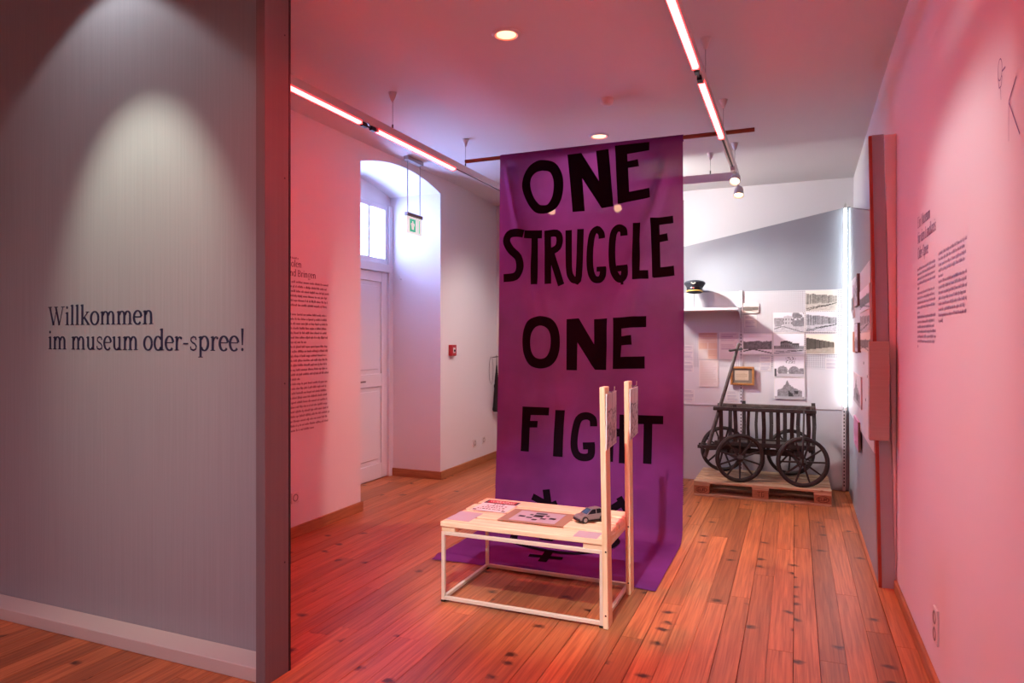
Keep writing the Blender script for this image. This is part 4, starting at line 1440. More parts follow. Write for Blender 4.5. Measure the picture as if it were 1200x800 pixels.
dw = thing('display_wall', 'grey display wall with slanting top and white perforated steel sheets behind the cart', 'display wall', (-0.35, YG, 0.0))
XE0 = -2.1
gp = [(XE0, 0.002), (0.50, 0.002), (0.50, slope_top(0.50)), (XE0, slope_top(XE0))]
obj('backing_board', MB().prism(gp, lambda a, b: (a, YG, b), lambda a, b: (a, YG + 0.03, b)), M['grey'], dw)
for a, b in ((XE0, -1.155), (-1.124, -0.536), (-0.506, 0.428)):
    obj('perforated_sheet', MB().box((a, 7.466, 1.202), (b, YG - 0.0005, 1.991)), M['perf'], dw)
    obj('plain_sheet', MB().box((a, 7.466, 0.80), (b, YG - 0.0005, 1.2005)), M['sheet'], dw)
    obj('lower_sheet', MB().box((a, 7.472, 0.004), (b, YG - 0.0005, 0.7985)), M['greylow'], dw)
for x in (-1.139, -0.521, 0.443):
    p = obj('slotted_post', MB().box((x - 0.0145, 7.452, 0.0), (x + 0.0145, YG - 0.0005, 2.0)), M['sheet'], dw)
    mb = MB()
    for k in range(56):
        z = 0.05 + k * 0.0345
        mb.add([(x - 0.005, 7.4513, z), (x + 0.005, 7.4513, z), (x + 0.005, 7.4513, z + 0.019), (x - 0.005, 7.4513, z + 0.019)], [(0, 1, 2, 3)])
    s = obj('slot_pattern', mb, M['groove'], p, recalc=False)
    s['kind'] = 'stuff'

# vertical white light tube in the corner
vt = thing('light_tube', 'tall white vertical light tube in the corner of the display walls', 'lamp', (0.452, 7.412, 0.80))
obj('tube', MB().cyl((0.452, 7.412, 0.84), (0.452, 7.412, 2.775), 0.0125, n=12), M['led'], vt)
obj('end_cap', MB().cyl((0.452, 7.412, 0.80), (0.452, 7.412, 0.84), 0.0135, n=12), M['white'], vt)
obj('end_cap', MB().lathe([(0.0135, 0), (0.0135, 0.03), (0.004, 0.05), (0.0, 0.065)], (0.452, 7.412, 2.775), n=12), M['white'], vt)
obj('holder_clip', MB().box((0.442, 7.412, 2.60), (0.462, YG - 0.001, 2.615)).box((0.442, 7.428, 1.0), (0.462, 7.452, 1.015)), M['white'], vt)

# printed pictures ----------------------------------------------------------
SEP, BWT, NEU = (1.0, 0.95, 0.82), (0.97, 0.96, 1.0), (1.0, 0.97, 0.95)


def scene_fn(kind, seed, t):
    def f(u, v):
        n = fbm(7 * u + seed, 6 * v + seed * 2)
        m = fbm(22 * u + seed, 20 * v + 3)
        sky = 0.80 + 0.06 * v
        ground = 0.56 + 0.26 * m
        if kind == 'train':       # carriages running away to one side, rails in front
            hgt = 0.84 - 0.14 * u + 0.05 * vnoise(14 * u + seed, 1)
            low = 0.34 + 0.10 * u - 0.05 * vnoise(9 * u, seed)
            g = sky if v > hgt else (ground if v < low else 0.18 + 0.34 * m + 0.22 * (math.sin(60 * u * (1 + u)) > 0.3) + 0.2 * max(0, u - 0.6))
            for a in (0.30, 0.42):
                if v < low and abs(v - (low - a * (1.0 - u) * 0.7 - 0.03)) < 0.018:
                    g = 0.12
        elif kind == 'waggon':
            hgt = 0.84 - 0.28 * u
            low = 0.20 + 0.16 * u
            g = sky + 0.05 if v > hgt or u > 0.9 else (0.7 * ground + 0.1 if v < low else 0.16 + 0.12 * m + 0.18 * max(0, u - 0.3))
            if low < v < hgt and (abs((u * 7) % 1 - 0.1) < 0.06):
                g = 0.08
        elif kind == 'house':     # pale gabled block between bare trees
            g = sky
            if v < 0.30:
                g = ground
            elif 0.32 < u < 0.62 and v < 0.86 - 0.4 * abs(u - 0.47):
                g = 0.62 + 0.1 * m
                if abs((u * 22) % 2 - 1) < 0.4 and (0.42 < v < 0.52 or 0.62 < v < 0.70):
                    g = 0.3
            elif u > 0.62 and n > 0.44 - 0.2 * (v < 0.6):
                g = 0.25 + 0.3 * m
            elif u < 0.32 and v < 0.75 and n > 0.45:
                g = 0.35 + 0.3 * m
            if v < 0.30 and abs(v - 0.30 + 0.45 * abs(u - 0.3)) < 0.02:
                g = 0.25
        elif kind == 'street':
            top = 0.58 + 0.12 * fbm(9 * u + seed, 1)
            g = sky + 0.08 if v > top else (0.14 + 0.36 * m if v > 0.24 else 0.8 + 0.1 * m)
            if v < 0.26 and abs(v - 0.24 + 0.30 * abs(u - 0.35)) < 0.03:
                g = 0.2
        elif kind == 'station':
            roof = 0.68 - 0.35 * abs(u - 0.40) if u < 0.62 else 0.56
            g = sky + 0.06
            if 0.22 < u < 0.84 and v < roof:
                g = 0.36 + 0.08 * m
                if v > roof - 0.10:
                    g = 0.18
                if abs((u * 14) % 1 - 0.5) < 0.16 and 0.36 < v < 0.44:
                    g = 0.16
            elif v < 0.42 and (u <= 0.22 or u >= 0.84):
                g = 0.3 + 0.3 * m
            if v < 0.26:
                g = 0.72 + 0.1 * m
                if abs(v - 0.05 - 0.16 * u) < 0.015 or abs(v - 0.14 - 0.08 * u) < 0.012:
                    g = 0.25
        elif kind == 'trees':
            g = 0.88
            for cx_, w_, h_ in ((0.28, 0.17, 0.46), (0.66, 0.18, 0.44), (0.92, 0.12, 0.36)):
                d = ((u - cx_) / w_) ** 2 + ((v - 0.27) / (h_ - 0.2)) ** 2
                if d < 0.8 + 0.5 * m and v > 0.14:
                    g = 0.25 + 0.4 * m
            if v < 0.14:
                g = 0.72
            if u < 0.08 and v < 0.4:
                g = 0.2
            if v > 0.68 and 0.38 < u < 0.72 and abs(fbm(16 * u, 14 * v) - 0.5) < 0.05:
                g = 0.35
        elif kind == 'tower':
            g = 0.88
            if v < 0.93 - 3.4 * abs(u - 0.43) + (0.12 if v < 0.66 else 0):
                g = 0.38 + 0.15 * m
            if v < 0.58 - 0.55 * abs(u - 0.5) + 0.1 * m and 0.1 < u < 0.92:
                g = 0.30 + 0.35 * m
                if 0.46 < u < 0.82 and v < 0.40 and n > 0.44:
                    g = 0.12
            if v < 0.12:
                g = 0.62
        else:
            g = 0.3 + 0.5 * n if v < 0.55 else sky
        return tint(0.02 + 0.93 * g ** 1.9, t)
    return f


def photo(label, x0, x1, z0, z1, kind, seed, t, group='photographs on the display wall', y=7.4655, nu=48, nv=32):
    p = thing('photograph', label, 'photograph', ((x0 + x1) / 2, y, z0), group)
    obj('board', MB().box((x0, y - 0.009, z0), (x1, y - 0.0004, z1)), M['paper'], p)
    f = scene_fn(kind, seed, t)
    bx_, bz_ = 0.006, 0.006

    def fn(u, v):
        return f(u, v)
    raster('print', fn, nu, nv, lambda u, v: (x0 + bx_ + u * (x1 - x0 - 2 * bx_), y - 0.0096, z0 + bz_ + v * (z1 - z0 - 2 * bz_)), p)
    return p


photo('sepia photograph of a train beside rails, topmost by the light tube', 0.090, 0.387, 1.777, 1.987, 'train', 2, SEP)
photo('small brownish photograph beside the shelf bracket', -0.506, -0.345, 1.766, 1.873, 'street', 12, (1.0, 0.86, 0.74), nu=26, nv=20)
photo('grey photograph of a pale house between bare trees', -0.208, 0.086, 1.562, 1.771, 'house', 4, BWT)
photo('grey photograph of a long train, second down by the light tube', 0.093, 0.386, 1.569, 1.773, 'train', 9, BWT)
photo('grey photograph of dark street trees, directly above the framed picture', -0.504, -0.216, 1.340, 1.553, 'street', 6, BWT)
photo('grey photograph of a gabled station building beside tracks', -0.208, 0.086, 1.337, 1.557, 'station', 3, BWT)
photo('brown photograph of goods wagons, lowest by the light tube', 0.095, 0.388, 1.348, 1.551, 'waggon', 5, (1.0, 0.90, 0.72))
photo('grey photograph of three round trees with scribbles above', -0.203, 0.086, 1.113, 1.327, 'trees', 7, BWT)
photo('grey photograph of a pointed tower, lowest on the wall above the cart', -0.201, 0.089, 0.890, 1.107, 'tower', 8, BWT)


def doc(label, x0, x1, z0, z1, fn, nu=20, nv=26, thick=0.004, m='paper', y=7.4655):
    p = thing('document_sheet', label, 'document', ((x0 + x1) / 2, y, z0), 'documents on the display wall')
    obj('backing', MB().box((x0, y - thick, z0), (x1, y - 0.0004, z1)), M[m], p)
    raster('print', fn, nu, nv, lambda u, v: (x0 + 0.003 + u * (x1 - x0 - 0.006), y - thick - 0.0006, z0 + 0.003 + v * (z1 - z0 - 0.006)), p)


def lines_fn(n, base, dark, seed, v0=0.04, v1=0.96, gaps=(), title=None):
    def f(u, v):
        c = base
        if v0 < v < v1 and 0.05 < u < 0.95:
            r = (v - v0) / (v1 - v0) * n
            k = int(r)
            if 0.25 < r - k < 0.8 and k not in gaps and u < 0.7 + 0.28 * vnoise(k * 3.7 + seed, 1):
                w = 0.75 + 0.25 * vnoise(40 * u, k * 5 + seed)
                c = tuple(a + (b - a) * w for a, b in zip(base, dark))
        return c
    return f


PB, DK = (0.60, 0.57, 0.56), (0.36, 0.34, 0.42)


def docA(u, v):
    base = (0.62, 0.44, 0.33)
    if v > 0.90:
        return (0.42, 0.25, 0.20)
    if 0.62 < v < 0.9:
        return (0.60, 0.50, 0.42) if math.sin(v * 120) > 0 else (0.55, 0.38, 0.28)
    if v < 0.36 and u < 0.5:
        return (0.58, 0.54, 0.50)
    if 0.36 < v < 0.40 or abs(u - 0.5) < 0.03:
        return (0.62, 0.54, 0.46)
    return base if math.sin(v * 90) > -0.5 else (0.54, 0.36, 0.26)


doc('orange-tinted printed form below the shelf', -0.953, -0.757, 1.285, 1.570, docA, 22, 30)
doc('pinkish typed letter hanging behind the cart drawbar top', -0.735, -0.543, 1.288, 1.570, lines_fn(12, (0.60, 0.52, 0.52), (0.42, 0.30, 0.36), 2, gaps=(0, 1, 2, 3, 7)), 22, 30)
doc('cream letter sheet under the orange-tinted form', -0.944, -0.748, 0.992, 1.277, lines_fn(14, (0.62, 0.56, 0.52), (0.54, 0.45, 0.42), 3), 22, 30)
for lb, x0, x1, z0, z1, n in (
        ('small caption label under the brownish photograph', -0.490, -0.367, 1.61, 1.745, 8),
        ('small caption label under the street trees photograph', -0.341, -0.228, 1.170, 1.323, 9),
        ('small caption label under the goods wagons photograph', 0.274, 0.387, 1.198, 1.312, 7),
        ('uppermost caption label beside the banner edge', -1.118, -1.001, 1.283, 1.434, 9),
        ('second caption label down beside the banner edge', -1.113, -1.001, 1.146, 1.265, 8),
        ('lowest caption label beside the banner edge', -1.113, -0.993, 0.836, 0.960, 8),
        ('small caption label below the framed picture', -0.667, -0.543, 0.852, 0.959, 7),
        ('thin caption strip just under the shelf end', -1.118, -1.001, 1.609, 1.646, 2)):
    doc(lb, x0, x1, z0, z1, lines_fn(n, PB, DK, n + int(x0 * 100), gaps=(n // 2 + 1,) if n > 4 else ()), 20, 3 * n, 0.002)

# framed picture
fp_ = thing('framed_picture', 'small oak framed document behind the cart drawbar', 'picture frame', (-0.506, 7.465, 1.02))
a, b, c, d = -0.624, -0.390, 1.022, 1.214
w = 0.022
obj('frame', MB().box((a, 7.430, c), (a + w, 7.451, d)).box((b - w, 7.430, c), (b, 7.451, d)).box((a + w, 7.430, c), (b - w, 7.451, c + w)).box((a + w, 7.430, d - w), (b - w, 7.451, d)), M['frameoak'], fp_, bevel=0.003)
obj('mount', MB().box((a + w, 7.440, c + w), (b - w, 7.450, d - w)), M['mount'], fp_)
raster('print', lines_fn(6, (0.50, 0.40, 0.28), (0.36, 0.28, 0.19), 4), 24, 18, lambda u, v: (a + 0.045 + u * (b - a - 0.10), 7.4392, c + 0.05 + v * (d - c - 0.09)), fp_)

# shelf with the cap
sh = thing('wall_shelf', 'white steel shelf on the perforated sheets carrying the uniform cap', 'shelf', (-0.82, 7.33, 1.79))
obj('board', MB().box((-1.128, 7.185, 1.790), (-0.528, 7.465, 1.816)), M['sheet'], sh, bevel=0.002)
for x in (-1.128, -0.527):
    obj('bracket', MB().prism([(7.19, 1.817), (7.451, 1.817), (7.451, 1.695), (7.40, 1.72), (7.19, 1.788)], lambda p, q: (x - 0.001, p, q), lambda p, q: (x + 0.002, p, q)), M['sheet'], sh)

hx, hy = -0.970, 7.30
st_ = thing('cap_stand', 'thin wire stand under the uniform cap on the shelf', 'stand', (hx, hy, 1.816))
obj('rod', MB().cyl((hx, hy, 1.817), (hx, hy, 1.983), 0.003, n=6), M['wire'], st_)
obj('foot_plate', MB().cyl((hx, hy, 1.8165), (hx, hy, 1.819), 0.03, n=14), M['wire'], st_)
hat = thing('uniform_cap', 'dark peaked uniform cap with gold band and badges on the shelf', 'cap', (hx, hy, 1.97))
R3 = Matrix.Rotation(math.radians(-7), 3, 'X')


def ht(v):
    return R3 @ (Vector(v) - Vector((hx, hy, 1.98))) + Vector((hx, hy, 1.98))


def hatobj(name, mb, m, par=hat):
    mb.v = [tuple(ht(p)) for p in mb.v]
    return obj(name, mb, m, par)


hatobj('crown', MB().lathe([(0.079, 0.042), (0.088, 0.06), (0.106, 0.085), (0.109, 0.095), (0.100, 0.108), (0.07, 0.118), (0.0, 0.121)], (hx, hy, 1.985), n=28), M['hat'])
hatobj('lining', MB().lathe([(0.0, 0.028), (0.077, 0.012), (0.077, 0.002)], (hx, hy, 1.985), n=24), M['hat'])
hatobj('band', MB().lathe([(0.078, 0.0), (0.081, 0.006), (0.081, 0.040), (0.079, 0.044)], (hx, hy, 1.985), n=28), M['visor'])
hatobj('gold_braid', MB().lathe([(0.080, 0.001), (0.0835, 0.003), (0.0835, 0.013), (0.080, 0.015)], (hx, hy, 1.985), n=28), M['gold'])
vp, vq = [], []
for k in range(13):
    t = math.radians(200 + 140 * k / 12)
    vp.append((hx + 0.080 * math.cos(t), hy + 0.080 * math.sin(t), 1.987))
    e = math.sin(math.pi * k / 12)
    vq.append((hx + (0.080 + 0.012 * e) * math.cos(t), hy + 0.080 * math.sin(t) - 0.040 * e, 1.987 - 0.022 * e))
mb = MB()
mb.add(vp + vq + [(x, y, z - 0.003) for x, y, z in vp + vq], [(k, k + 1, 13 + k + 1, 13 + k) for k in range(12)] + [(26 + k, 39 + k, 39 + k + 1, 26 + k + 1) for k in range(12)] + [(13 + k, 14 + k, 40 + k, 39 + k) for k in range(12)], True)
hatobj('visor', mb, M['visor'])
hatobj('badge', MB().box((hx - 0.007, hy - 0.086, 2.008), (hx + 0.007, hy - 0.079, 2.024)), M['badgered'])
mb = MB()
mb.add([(hx - 0.026, hy - 0.1035, 2.066), (hx, hy - 0.100, 2.052), (hx + 0.026, hy - 0.1035, 2.066), (hx + 0.020, hy - 0.105, 2.071), (hx, hy - 0.1025, 2.062), (hx - 0.020, hy - 0.105, 2.071)], [(0, 1, 4, 5), (1, 2, 3, 4)])
hatobj('winged_badge', mb, M['badge'])

# ------------------------------------------------------------------ side display wall along the pink wall


def rpx(y, z):
    t = (7.5 - y) / 2.84
    return 0.487 - 0.020 * t - 0.055 * (z / 2.73) * t


def rslab(mb, y0, y1, z0, z1, d0, d1, ztop=None):
    """slab hugging the side board between offsets d0..d1 towards the room; ztop: height at y1 when slanting"""
    zt1 = z1 if ztop is None else ztop
    p = [(y0, z0), (y1, z0), (y1, zt1), (y0, z1)]
    mb.add([(rpx(a, b) - d1, a, b) for a, b in p] + [(rpx(a, b) - d0, a, b) for a, b in p], [(0, 1, 2, 3), (7, 6, 5, 4), (0, 4, 5, 1), (1, 5, 6, 2), (2, 6, 7, 3), (3, 7, 4, 0)])
    return mb


sw2 = thing('side_display_wall', 'long grey display board along the pink wall with white steel sheets and a dark red edge', 'display wall', (0.47, 6.0, 0.0))
obj('backing_board', rslab(MB(), 4.735, 7.445, 0.002, 2.29, -0.03, 0.0, 2.785), M['grey'], sw2)
obj('white_sheet', rslab(MB(), 4.70, 6.05, 0.80, 1.985, 0.0005, 0.006), M['sheet'], sw2)
obj('white_sheet', rslab(MB(), 6.055, 7.40, 0.80, 2.02, 0.0005, 0.006), M['sheet'], sw2)
obj('edge_strip', MB().add([(rpx(4.66, 0) - 0.002, 4.655, 0), (rpx(4.66, 0) + 0.016, 4.655, 0), (rpx(4.66, 2.73) + 0.016, 4.655, 2.73), (rpx(4.66, 2.73) - 0.002, 4.655, 2.73),
                            (rpx(4.68, 0) - 0.002, 4.684, 0), (rpx(4.68, 0) + 0.016, 4.684, 0), (rpx(4.68, 2.73) + 0.016, 4.684, 2.73), (rpx(4.68, 2.73) - 0.002, 4.684, 2.73)],
                           [(0, 1, 2, 3), (7, 6, 5, 4), (0, 4, 5, 1), (1, 5, 6, 2), (2, 6, 7, 3), (3, 7, 4, 0)]), M['ply'], sw2)
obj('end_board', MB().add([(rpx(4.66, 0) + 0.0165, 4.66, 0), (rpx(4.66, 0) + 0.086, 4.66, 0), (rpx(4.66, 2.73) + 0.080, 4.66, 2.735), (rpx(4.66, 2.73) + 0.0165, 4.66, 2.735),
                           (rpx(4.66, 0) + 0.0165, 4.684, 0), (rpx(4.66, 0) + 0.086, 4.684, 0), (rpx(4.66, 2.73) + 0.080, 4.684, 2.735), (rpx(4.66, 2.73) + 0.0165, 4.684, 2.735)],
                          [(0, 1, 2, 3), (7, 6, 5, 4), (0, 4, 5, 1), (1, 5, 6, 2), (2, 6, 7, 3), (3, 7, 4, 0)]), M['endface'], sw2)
mb = MB()
for y, z in ((5.42, 1.33), (5.12, 1.25), (5.3, 1.08)):
    mb.cyl((rpx(y, z) - 0.0055, y, z), (rpx(y, z) - 0.0068, y, z), 0.011, n=10)
obj('hole_cap', mb, M['black'], sw2)
obj('lit_gap_strip', MB().add([(rpx(4.66, 0) + 0.089, 4.664, 0), (0.557, 4.664, 0), (0.557, 4.664, 2.73), (rpx(4.66, 2.73) + 0.085, 4.664, 2.73),
                             (rpx(4.66, 0) + 0.089, 4.684, 0), (0.557, 4.684, 0), (0.557, 4.684, 2.73), (rpx(4.66, 2.73) + 0.085, 4.684, 2.73)],
                            [(0, 1, 2, 3), (7, 6, 5, 4), (0, 4, 5, 1), (1, 5, 6, 2), (2, 6, 7, 3), (3, 7, 4, 0)]), M['litgap'], sw2)  # added strip standing in for the lit wall behind the gap
x0, x1 = 0.408, 0.516
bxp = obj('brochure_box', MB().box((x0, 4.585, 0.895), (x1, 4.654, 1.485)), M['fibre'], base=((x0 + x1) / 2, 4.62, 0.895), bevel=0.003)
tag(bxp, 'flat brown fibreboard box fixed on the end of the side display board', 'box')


def side_picture(label, y0, y1, z0, z1, kind, seed, t=BWT, thick=0.012, cat='photograph', group='pictures on the side display board'):
    p = thing('photograph', label, cat, (rpx(y0, z0) - 0.006, (y0 + y1) / 2, z0), group)
    obj('board', rslab(MB(), y0, y1, z0, z1, 0.0065, 0.006 + thick), M['mount' if thick > 0.015 else 'paper'], p)  # thick boards are dark: shade of their sides put into the colour
    f = scene_fn(kind, seed, t)
    raster('print', f, 26, 20, lambda u, v: (rpx(y1 + (y0 - y1) * u, z0 + (z1 - z0) * v) - 0.0066 - thick, y1 - 0.004 + (y0 - y1 + 0.008) * u, z0 + 0.004 + (z1 - z0 - 0.008) * v), p)


side_picture('narrow high photograph on the side board nearest the light tube', 6.34, 6.66, 1.68, 1.95, 'street', 21)
side_picture('grey photograph with dark painted edge shade high in the middle of the side board', 5.66, 6.08, 1.75, 1.985, 'house', 14, thick=0.020)
side_picture('wide blurred landscape photograph, topmost near the board end', 4.72, 5.62, 1.69, 1.845, 'street', 15, thick=0.006)
side_picture('wide blurred landscape photograph, middle one near the board end', 4.72, 5.62, 1.55, 1.685, 'train', 16, thick=0.006)
side_picture('wide blurred landscape photograph, lowest one near the board end', 4.72, 5.62, 1.41, 1.545, 'street', 17, (1.0, 0.92, 0.82), thick=0.006)
side_picture('photograph with dark painted edge shade behind the orange board on the side wall', 5.66, 6.02, 1.40, 1.62, 'trees', 18, thick=0.022)
side_picture('large grey photograph low on the side board', 5.60, 6.50, 0.98, 1.22, 'tower', 19, thick=0.010)
for nm, lb, y0, y1, z0, z1, m_ in (('notice_board', 'small orange board projecting from the side display wall', 6.03, 6.45, 1.39, 1.56, 'orange'), ('notice_board', 'pink text board low on the side display wall', 5.86, 6.42, 0.63, 0.86, 'pink')):
    nb = thing(nm, lb, 'notice board', (rpx(y0, z0) - 0.006, (y0 + y1) / 2, z0))
    obj('panel', rslab(MB(), y0, y1, z0, z1, 0.0065, 0.020), M[m_], nb, bevel=0.001)
    obj('edge', rslab(MB(), y0 - 0.006, y0 - 0.0005, z0, z1, 0.0065, 0.022), M['mount'], nb)  # dark strip painting the shade on the side of the board

# ------------------------------------------------------------------ pallet
px0, px1, py0, py1 = -0.90, 0.30, 6.715, 7.449
pa = thing('pallet', 'worn wooden transport pallet under the handcart', 'pallet', ((px0 + px1) / 2, (py0 + py1) / 2, 0.0))
dep = py1 - py0
for k, (y, w) in enumerate(((0, 0.135), (0.165, 0.10), (0.295, 0.145), (0.47, 0.10), (dep - 0.135, 0.135))):
    obj('deck_board', MB().box((px0, py0 + y, 0.1222), (px1, py0 + y + w, 0.144)), M['pallet'], pa, bevel=0.003)
for x in (px0, (px0 + px1) / 2 - 0.0725, px1 - 0.145):
    obj('stringer_board', MB().box((x, py0 + 0.001, 0.1002), (x + 0.145, py1 - 0.001, 0.122)), M['pallet'], pa)
for i, x in enumerate((px0, (px0 + px1) / 2 - 0.0725, px1 - 0.145)):
    for j, y in enumerate((py0, (py0 + py1) / 2 - 0.06, py1 - 0.10)):
        bl = obj('block', MB().box((x + 0.001, y + 0.001, 0.0222), (x + 0.144, y + (0.12 if j == 1 else 0.10) - 0.001, 0.10)), M['palletblock'], pa, bevel=0.002)
        if j == 0:
            mb = MB()
            cx_, cz_ = x + 0.0725, 0.061
            if i != 1:
                n = 20
                for k in range(n):
                    t0, t1 = 2 * math.pi * k / n, 2 * math.pi * (k + 1) / n
                    q = [(0.052, 0.028), (0.047, 0.024)]
                    mb.add([(cx_ + q[0][0] * math.cos(t0), y - 0.0002, cz_ + q[0][1] * math.sin(t0)), (cx_ + q[0][0] * math.cos(t1), y - 0.0002, cz_ + q[0][1] * math.sin(t1)),
                            (cx_ + q[1][0] * math.cos(t1), y - 0.0002, cz_ + q[1][1] * math.sin(t1)), (cx_ + q[1][0] * math.cos(t0), y - 0.0002, cz_ + q[1][1] * math.sin(t0))], [(0, 1, 2, 3)])
                for ch, ox in (('E', -0.034), ('U', -0.010), ('R', 0.014)):
                    seg = {'E': [[(0, -1), (0, 1)], [(0, 1), (1, 1)], [(0, 0), (0.8, 0)], [(0, -1), (1, -1)]], 'U': [[(0, 1), (0, -1)], [(0, -1), (1, -1)], [(1, -1), (1, 1)]],
                           'R': [[(0, -1), (0, 1)], [(0, 1), (0.9, 1)], [(0.9, 1), (0.9, 0)], [(0.9, 0), (0, 0)], [(0.3, 0), (1, -1)]]}[ch]
                    for (a0, b0), (a1, b1) in seg:
                        mb.beam((cx_ + ox + a0 * 0.018, y - 0.0002, cz_ + b0 * 0.013), (cx_ + ox + a1 * 0.018, y - 0.0002, cz_ + b1 * 0.013), 0.004, 0.0006, up=(0, 1, 0))
            else:
                for (a0, b0, a1, b1) in ((-0.028, 0.022, 0.004, 0.022), (-0.012, 0.022, -0.012, -0.02), (0.012, 0.022, 0.030, 0.022), (0.012, 0.022, 0.012, -0.02), (0.012, -0.02, 0.03, -0.02), (0.03, -0.02, 0.03, 0.0)):
                    mb.beam((cx_ + a0, y - 0.0002, cz_ + b0), (cx_ + a1, y - 0.0002, cz_ + b1), 0.004, 0.0006, up=(0, 1, 0))
            obj('burnt_stamp', mb, M['stamp'], bl)
for y, w in ((0, 0.10), (dep / 2 - 0.06, 0.12), (dep - 0.10, 0.10)):
    obj('base_board', MB().box((px0 + 0.001, py0 + y, 0.0), (px1 - 0.001, py0 + y + w, 0.022)), M['pallet'], pa, bevel=0.002)

# ------------------------------------------------------------------ handcart
PZ = 0.144
ca_ = thing('handcart', 'old dark wooden handcart with four spoked wheels and upright drawbar on the pallet', 'handcart', (-0.28, 7.06, PZ))
WR = 0.229
wheel_me = {}


def wheel(c, axis, phase):
    ang_ = math.atan2(axis[1], axis[0]) - math.pi / 2
    if not wheel_me:
        ob = obj('wheel', MB().lathe([(WR - 0.034, -0.016), (WR - 0.003, -0.018), (WR - 0.003, 0.018), (WR - 0.034, 0.016)], (0, 0, 0), axis=(0, 1, 0), n=48, closed=True), M['cart'])
        tyre = obj('iron_tyre', MB().lathe([(WR - 0.003, -0.017), (WR, -0.017), (WR, 0.017), (WR - 0.003, 0.017)], (0, 0, 0), axis=(0, 1, 0), n=48, closed=True), M['iron'], ob)
        hub = obj('hub', MB().lathe([(0.0, -0.062), (0.016, -0.062), (0.019, -0.055), (0.027, -0.045), (0.034, -0.015), (0.034, 0.015), (0.028, 0.045), (0.022, 0.055), (0.0, 0.055)], (0, 0, 0), axis=(0, 1, 0), n=18), M['cart'], ob)
        cp = obj('axle_cap', MB().lathe([(0.0, -0.072), (0.010, -0.070), (0.012, -0.062), (0.0, -0.062)], (0, 0, 0), axis=(0, 1, 0), n=12), M['iron'], ob)
        wheel_me.update(w=ob.data, h=hub.data, c=cp.data, t=tyre.data, s=None)
        sp = obj('spoke', MB().add([(-0.009, -0.008, 0.028), (0.009, -0.008, 0.028), (0.009, 0.008, 0.028), (-0.009, 0.008, 0.028), (-0.007, -0.006, WR - 0.03), (0.007, -0.006, WR - 0.03), (0.007, 0.006, WR - 0.03), (-0.007, 0.006, WR - 0.03)],
                                    [(0, 3, 2, 1), (4, 5, 6, 7), (0, 1, 5, 4), (1, 2, 6, 5), (2, 3, 7, 6), (3, 0, 4, 7)]), M['cart'], ob)
        wheel_me['s'] = sp.data
        bpy.data.objects.remove(sp)
    else:
        ob = bpy.data.objects.new('wheel', wheel_me['w'])
        COL.objects.link(ob)
        for nm, key in (('iron_tyre', 't'), ('hub', 'h'), ('axle_cap', 'c')):
            q = bpy.data.objects.new(nm, wheel_me[key])
            COL.objects.link(q)
            q.parent = ob
    for k in range(10):
        q = bpy.data.objects.new('spoke', wheel_me['s'])
        q.rotation_euler = (0, math.radians(phase + 36 * k), 0)
        COL.objects.link(q)
        q.parent = ob
    ob.parent = ca_
    ob.location = Vector(c) - Vector(BASE[ca_.name])
    ob.rotation_euler = (0, 0, ang_)
    return ob


zc_ = PZ + WR + 0.0005
F0, F1, R0, R1 = (-0.485, 6.795), (-0.685, 7.315), (0.062, 6.785), (-0.045, 7.335)
ax = lambda p, q: ((q[0] - p[0]), (q[1] - p[1]))
wheel((*F0, zc_), ax(F0, F1), 0)
wheel((*F1, zc_), ax(F0, F1), 14)
wheel((*R0, zc_), ax(R0, R1), 18)
wheel((*R1, zc_), ax(R0, R1), 5)


def lerp(p, q, t, z):
    return (p[0] + (q[0] - p[0]) * t, p[1] + (q[1] - p[1]) * t, z)


obj('front_axle', MB().beam(lerp(F0, F1, 0.1, zc_), lerp(F0, F1, 0.9, zc_), 0.05, 0.045).beam(lerp(F0, F1, 0.24, zc_ + 0.05), lerp(F0, F1, 0.76, zc_ + 0.05), 0.06, 0.055), M['cart'], ca_, bevel=0.003)
obj('rear_axle', MB().beam(lerp(R0, R1, 0.1, zc_), lerp(R0, R1, 0.9, zc_), 0.05, 0.045).beam(lerp(R0, R1, 0.24, zc_ + 0.05), lerp(R0, R1, 0.76, zc_ + 0.05), 0.06, 0.055), M['cart'], ca_, bevel=0.003)
obj('turning_plate', MB().box((-0.70, 6.97, zc_ + 0.078), (-0.42, 7.17, zc_ + 0.095)), M['cart'], ca_)
obj('perch_beam', MB().beam((-0.62, 7.065, zc_ + 0.03), (0.03, 7.062, zc_ + 0.03), 0.05, 0.05), M['cart'], ca_)
zb = 0.475
for k in range(3):
    obj('floor_plank', MB().box((-0.71, 6.945 + k * 0.083, zb), (0.145, 6.945 + k * 0.083 + 0.079, zb + 0.018)), M['cart'], ca_)
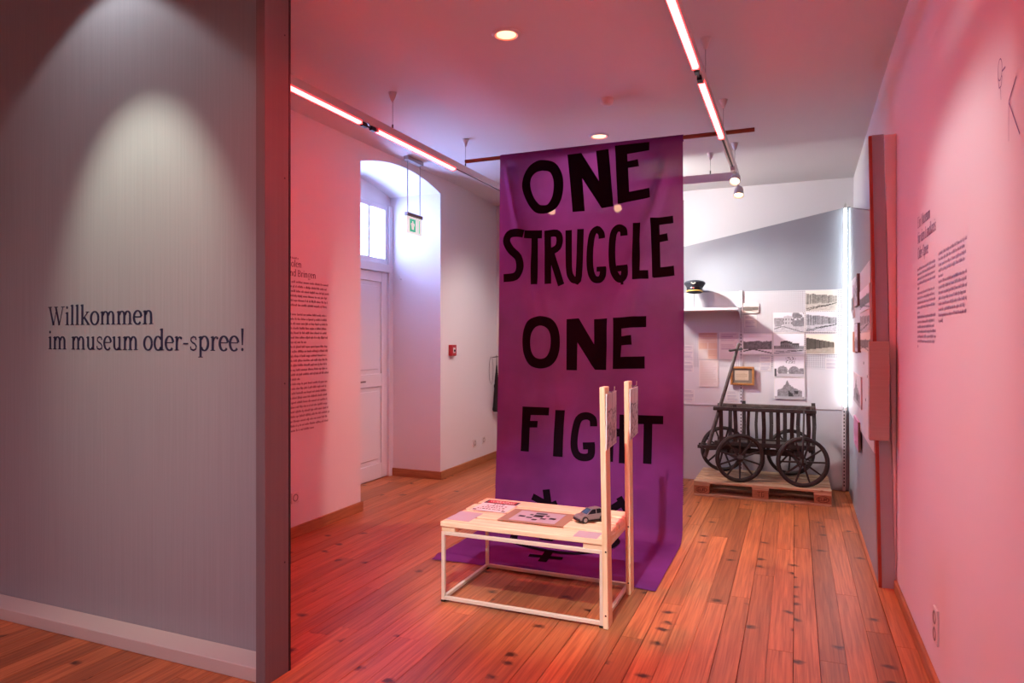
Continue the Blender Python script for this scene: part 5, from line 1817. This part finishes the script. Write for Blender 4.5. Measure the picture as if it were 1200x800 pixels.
for side, (yl, yh, m_) in enumerate(((6.925, 6.862, 'cart'), (7.215, 7.262, 'carttop'))):
    obj('bottom_rail', MB().beam((-0.73, yl, zb + 0.012), (0.17, yl, zb + 0.012), 0.036, 0.042), M['cart'], ca_, bevel=0.004)
    obj('top_rail', MB().beam((-0.735, yh, 0.828), (0.178, yh, 0.828), 0.03, 0.036), M[m_], ca_, bevel=0.005)
    for k in range(7):
        x = -0.665 + k * 0.1285 + (0.055 if side else 0.0)
        hi_ = 0.875 if k in (1, 6) else 0.842
        sgn = 1 if side == 0 else -1
        bow = 0.010 * math.sin(k * 2.3)
        mb = MB()
        p0, p1, p2 = Vector((x, yl + sgn * 0.0, zb - 0.02)), Vector((x + bow, (yl + yh) / 2, 0.65)), Vector((x, yh + sgn * 0.0, hi_))
        wd = 0.036 if k not in (2,) else 0.028
        mb.beam(p0, p1, wd, 0.016, up=(0, 1, 0)).beam(p1, p2, wd, 0.016, up=(0, 1, 0))
        obj('stake', mb, M['cart'], ca_)
for x in (-0.69, 0.13):
    obj('cross_rail', MB().beam((x, 6.87, 0.80), (x, 7.255, 0.80), 0.024, 0.024), M['cart'], ca_)
    obj('cross_rail', MB().beam((x, 6.93, zb - 0.022), (x, 7.21, zb - 0.022), 0.03, 0.03), M['cart'], ca_)
for p, yh in ((R0, 6.85), (R1, 7.275)):
    obj('side_stay', MB().tube([(p[0], p[1] - 0.075 if yh < 7 else p[1] + 0.06, zc_), (p[0] + 0.005, (p[1] + yh) / 2 + (-0.06 if yh < 7 else 0.05), 0.60), (p[0] + 0.012, yh - (0.012 if yh < 7 else -0.012), 0.835)], 0.0085), M['cart'], ca_)
dbar = obj('drawbar', MB().cyl((-0.825, 6.98, 0.335), (-0.515, 7.10, 1.458), 0.021, 0.0145, n=10), M['carttop'], ca_)
obj('grip', MB().cyl((-0.60, 7.02, 1.385), (-0.49, 7.14, 1.400), 0.012, n=8), M['carttop'], dbar)
obj('draw_arm', MB().beam((-0.895, 6.955, 0.437), (-0.52, 6.985, 0.437), 0.028, 0.03).beam((-0.90, 7.09, 0.437), (-0.56, 7.10, 0.437), 0.028, 0.03).cyl((-0.86, 6.90, 0.437), (-0.88, 7.16, 0.437), 0.013, n=8), M['cart'], ca_)
obj('rail_pin', MB().cyl((0.150, 6.862, 0.79), (0.150, 6.862, 0.86), 0.005, n=6).cyl((0.150, 7.262, 0.79), (0.150, 7.262, 0.86), 0.005, n=6), M['iron'], ca_)
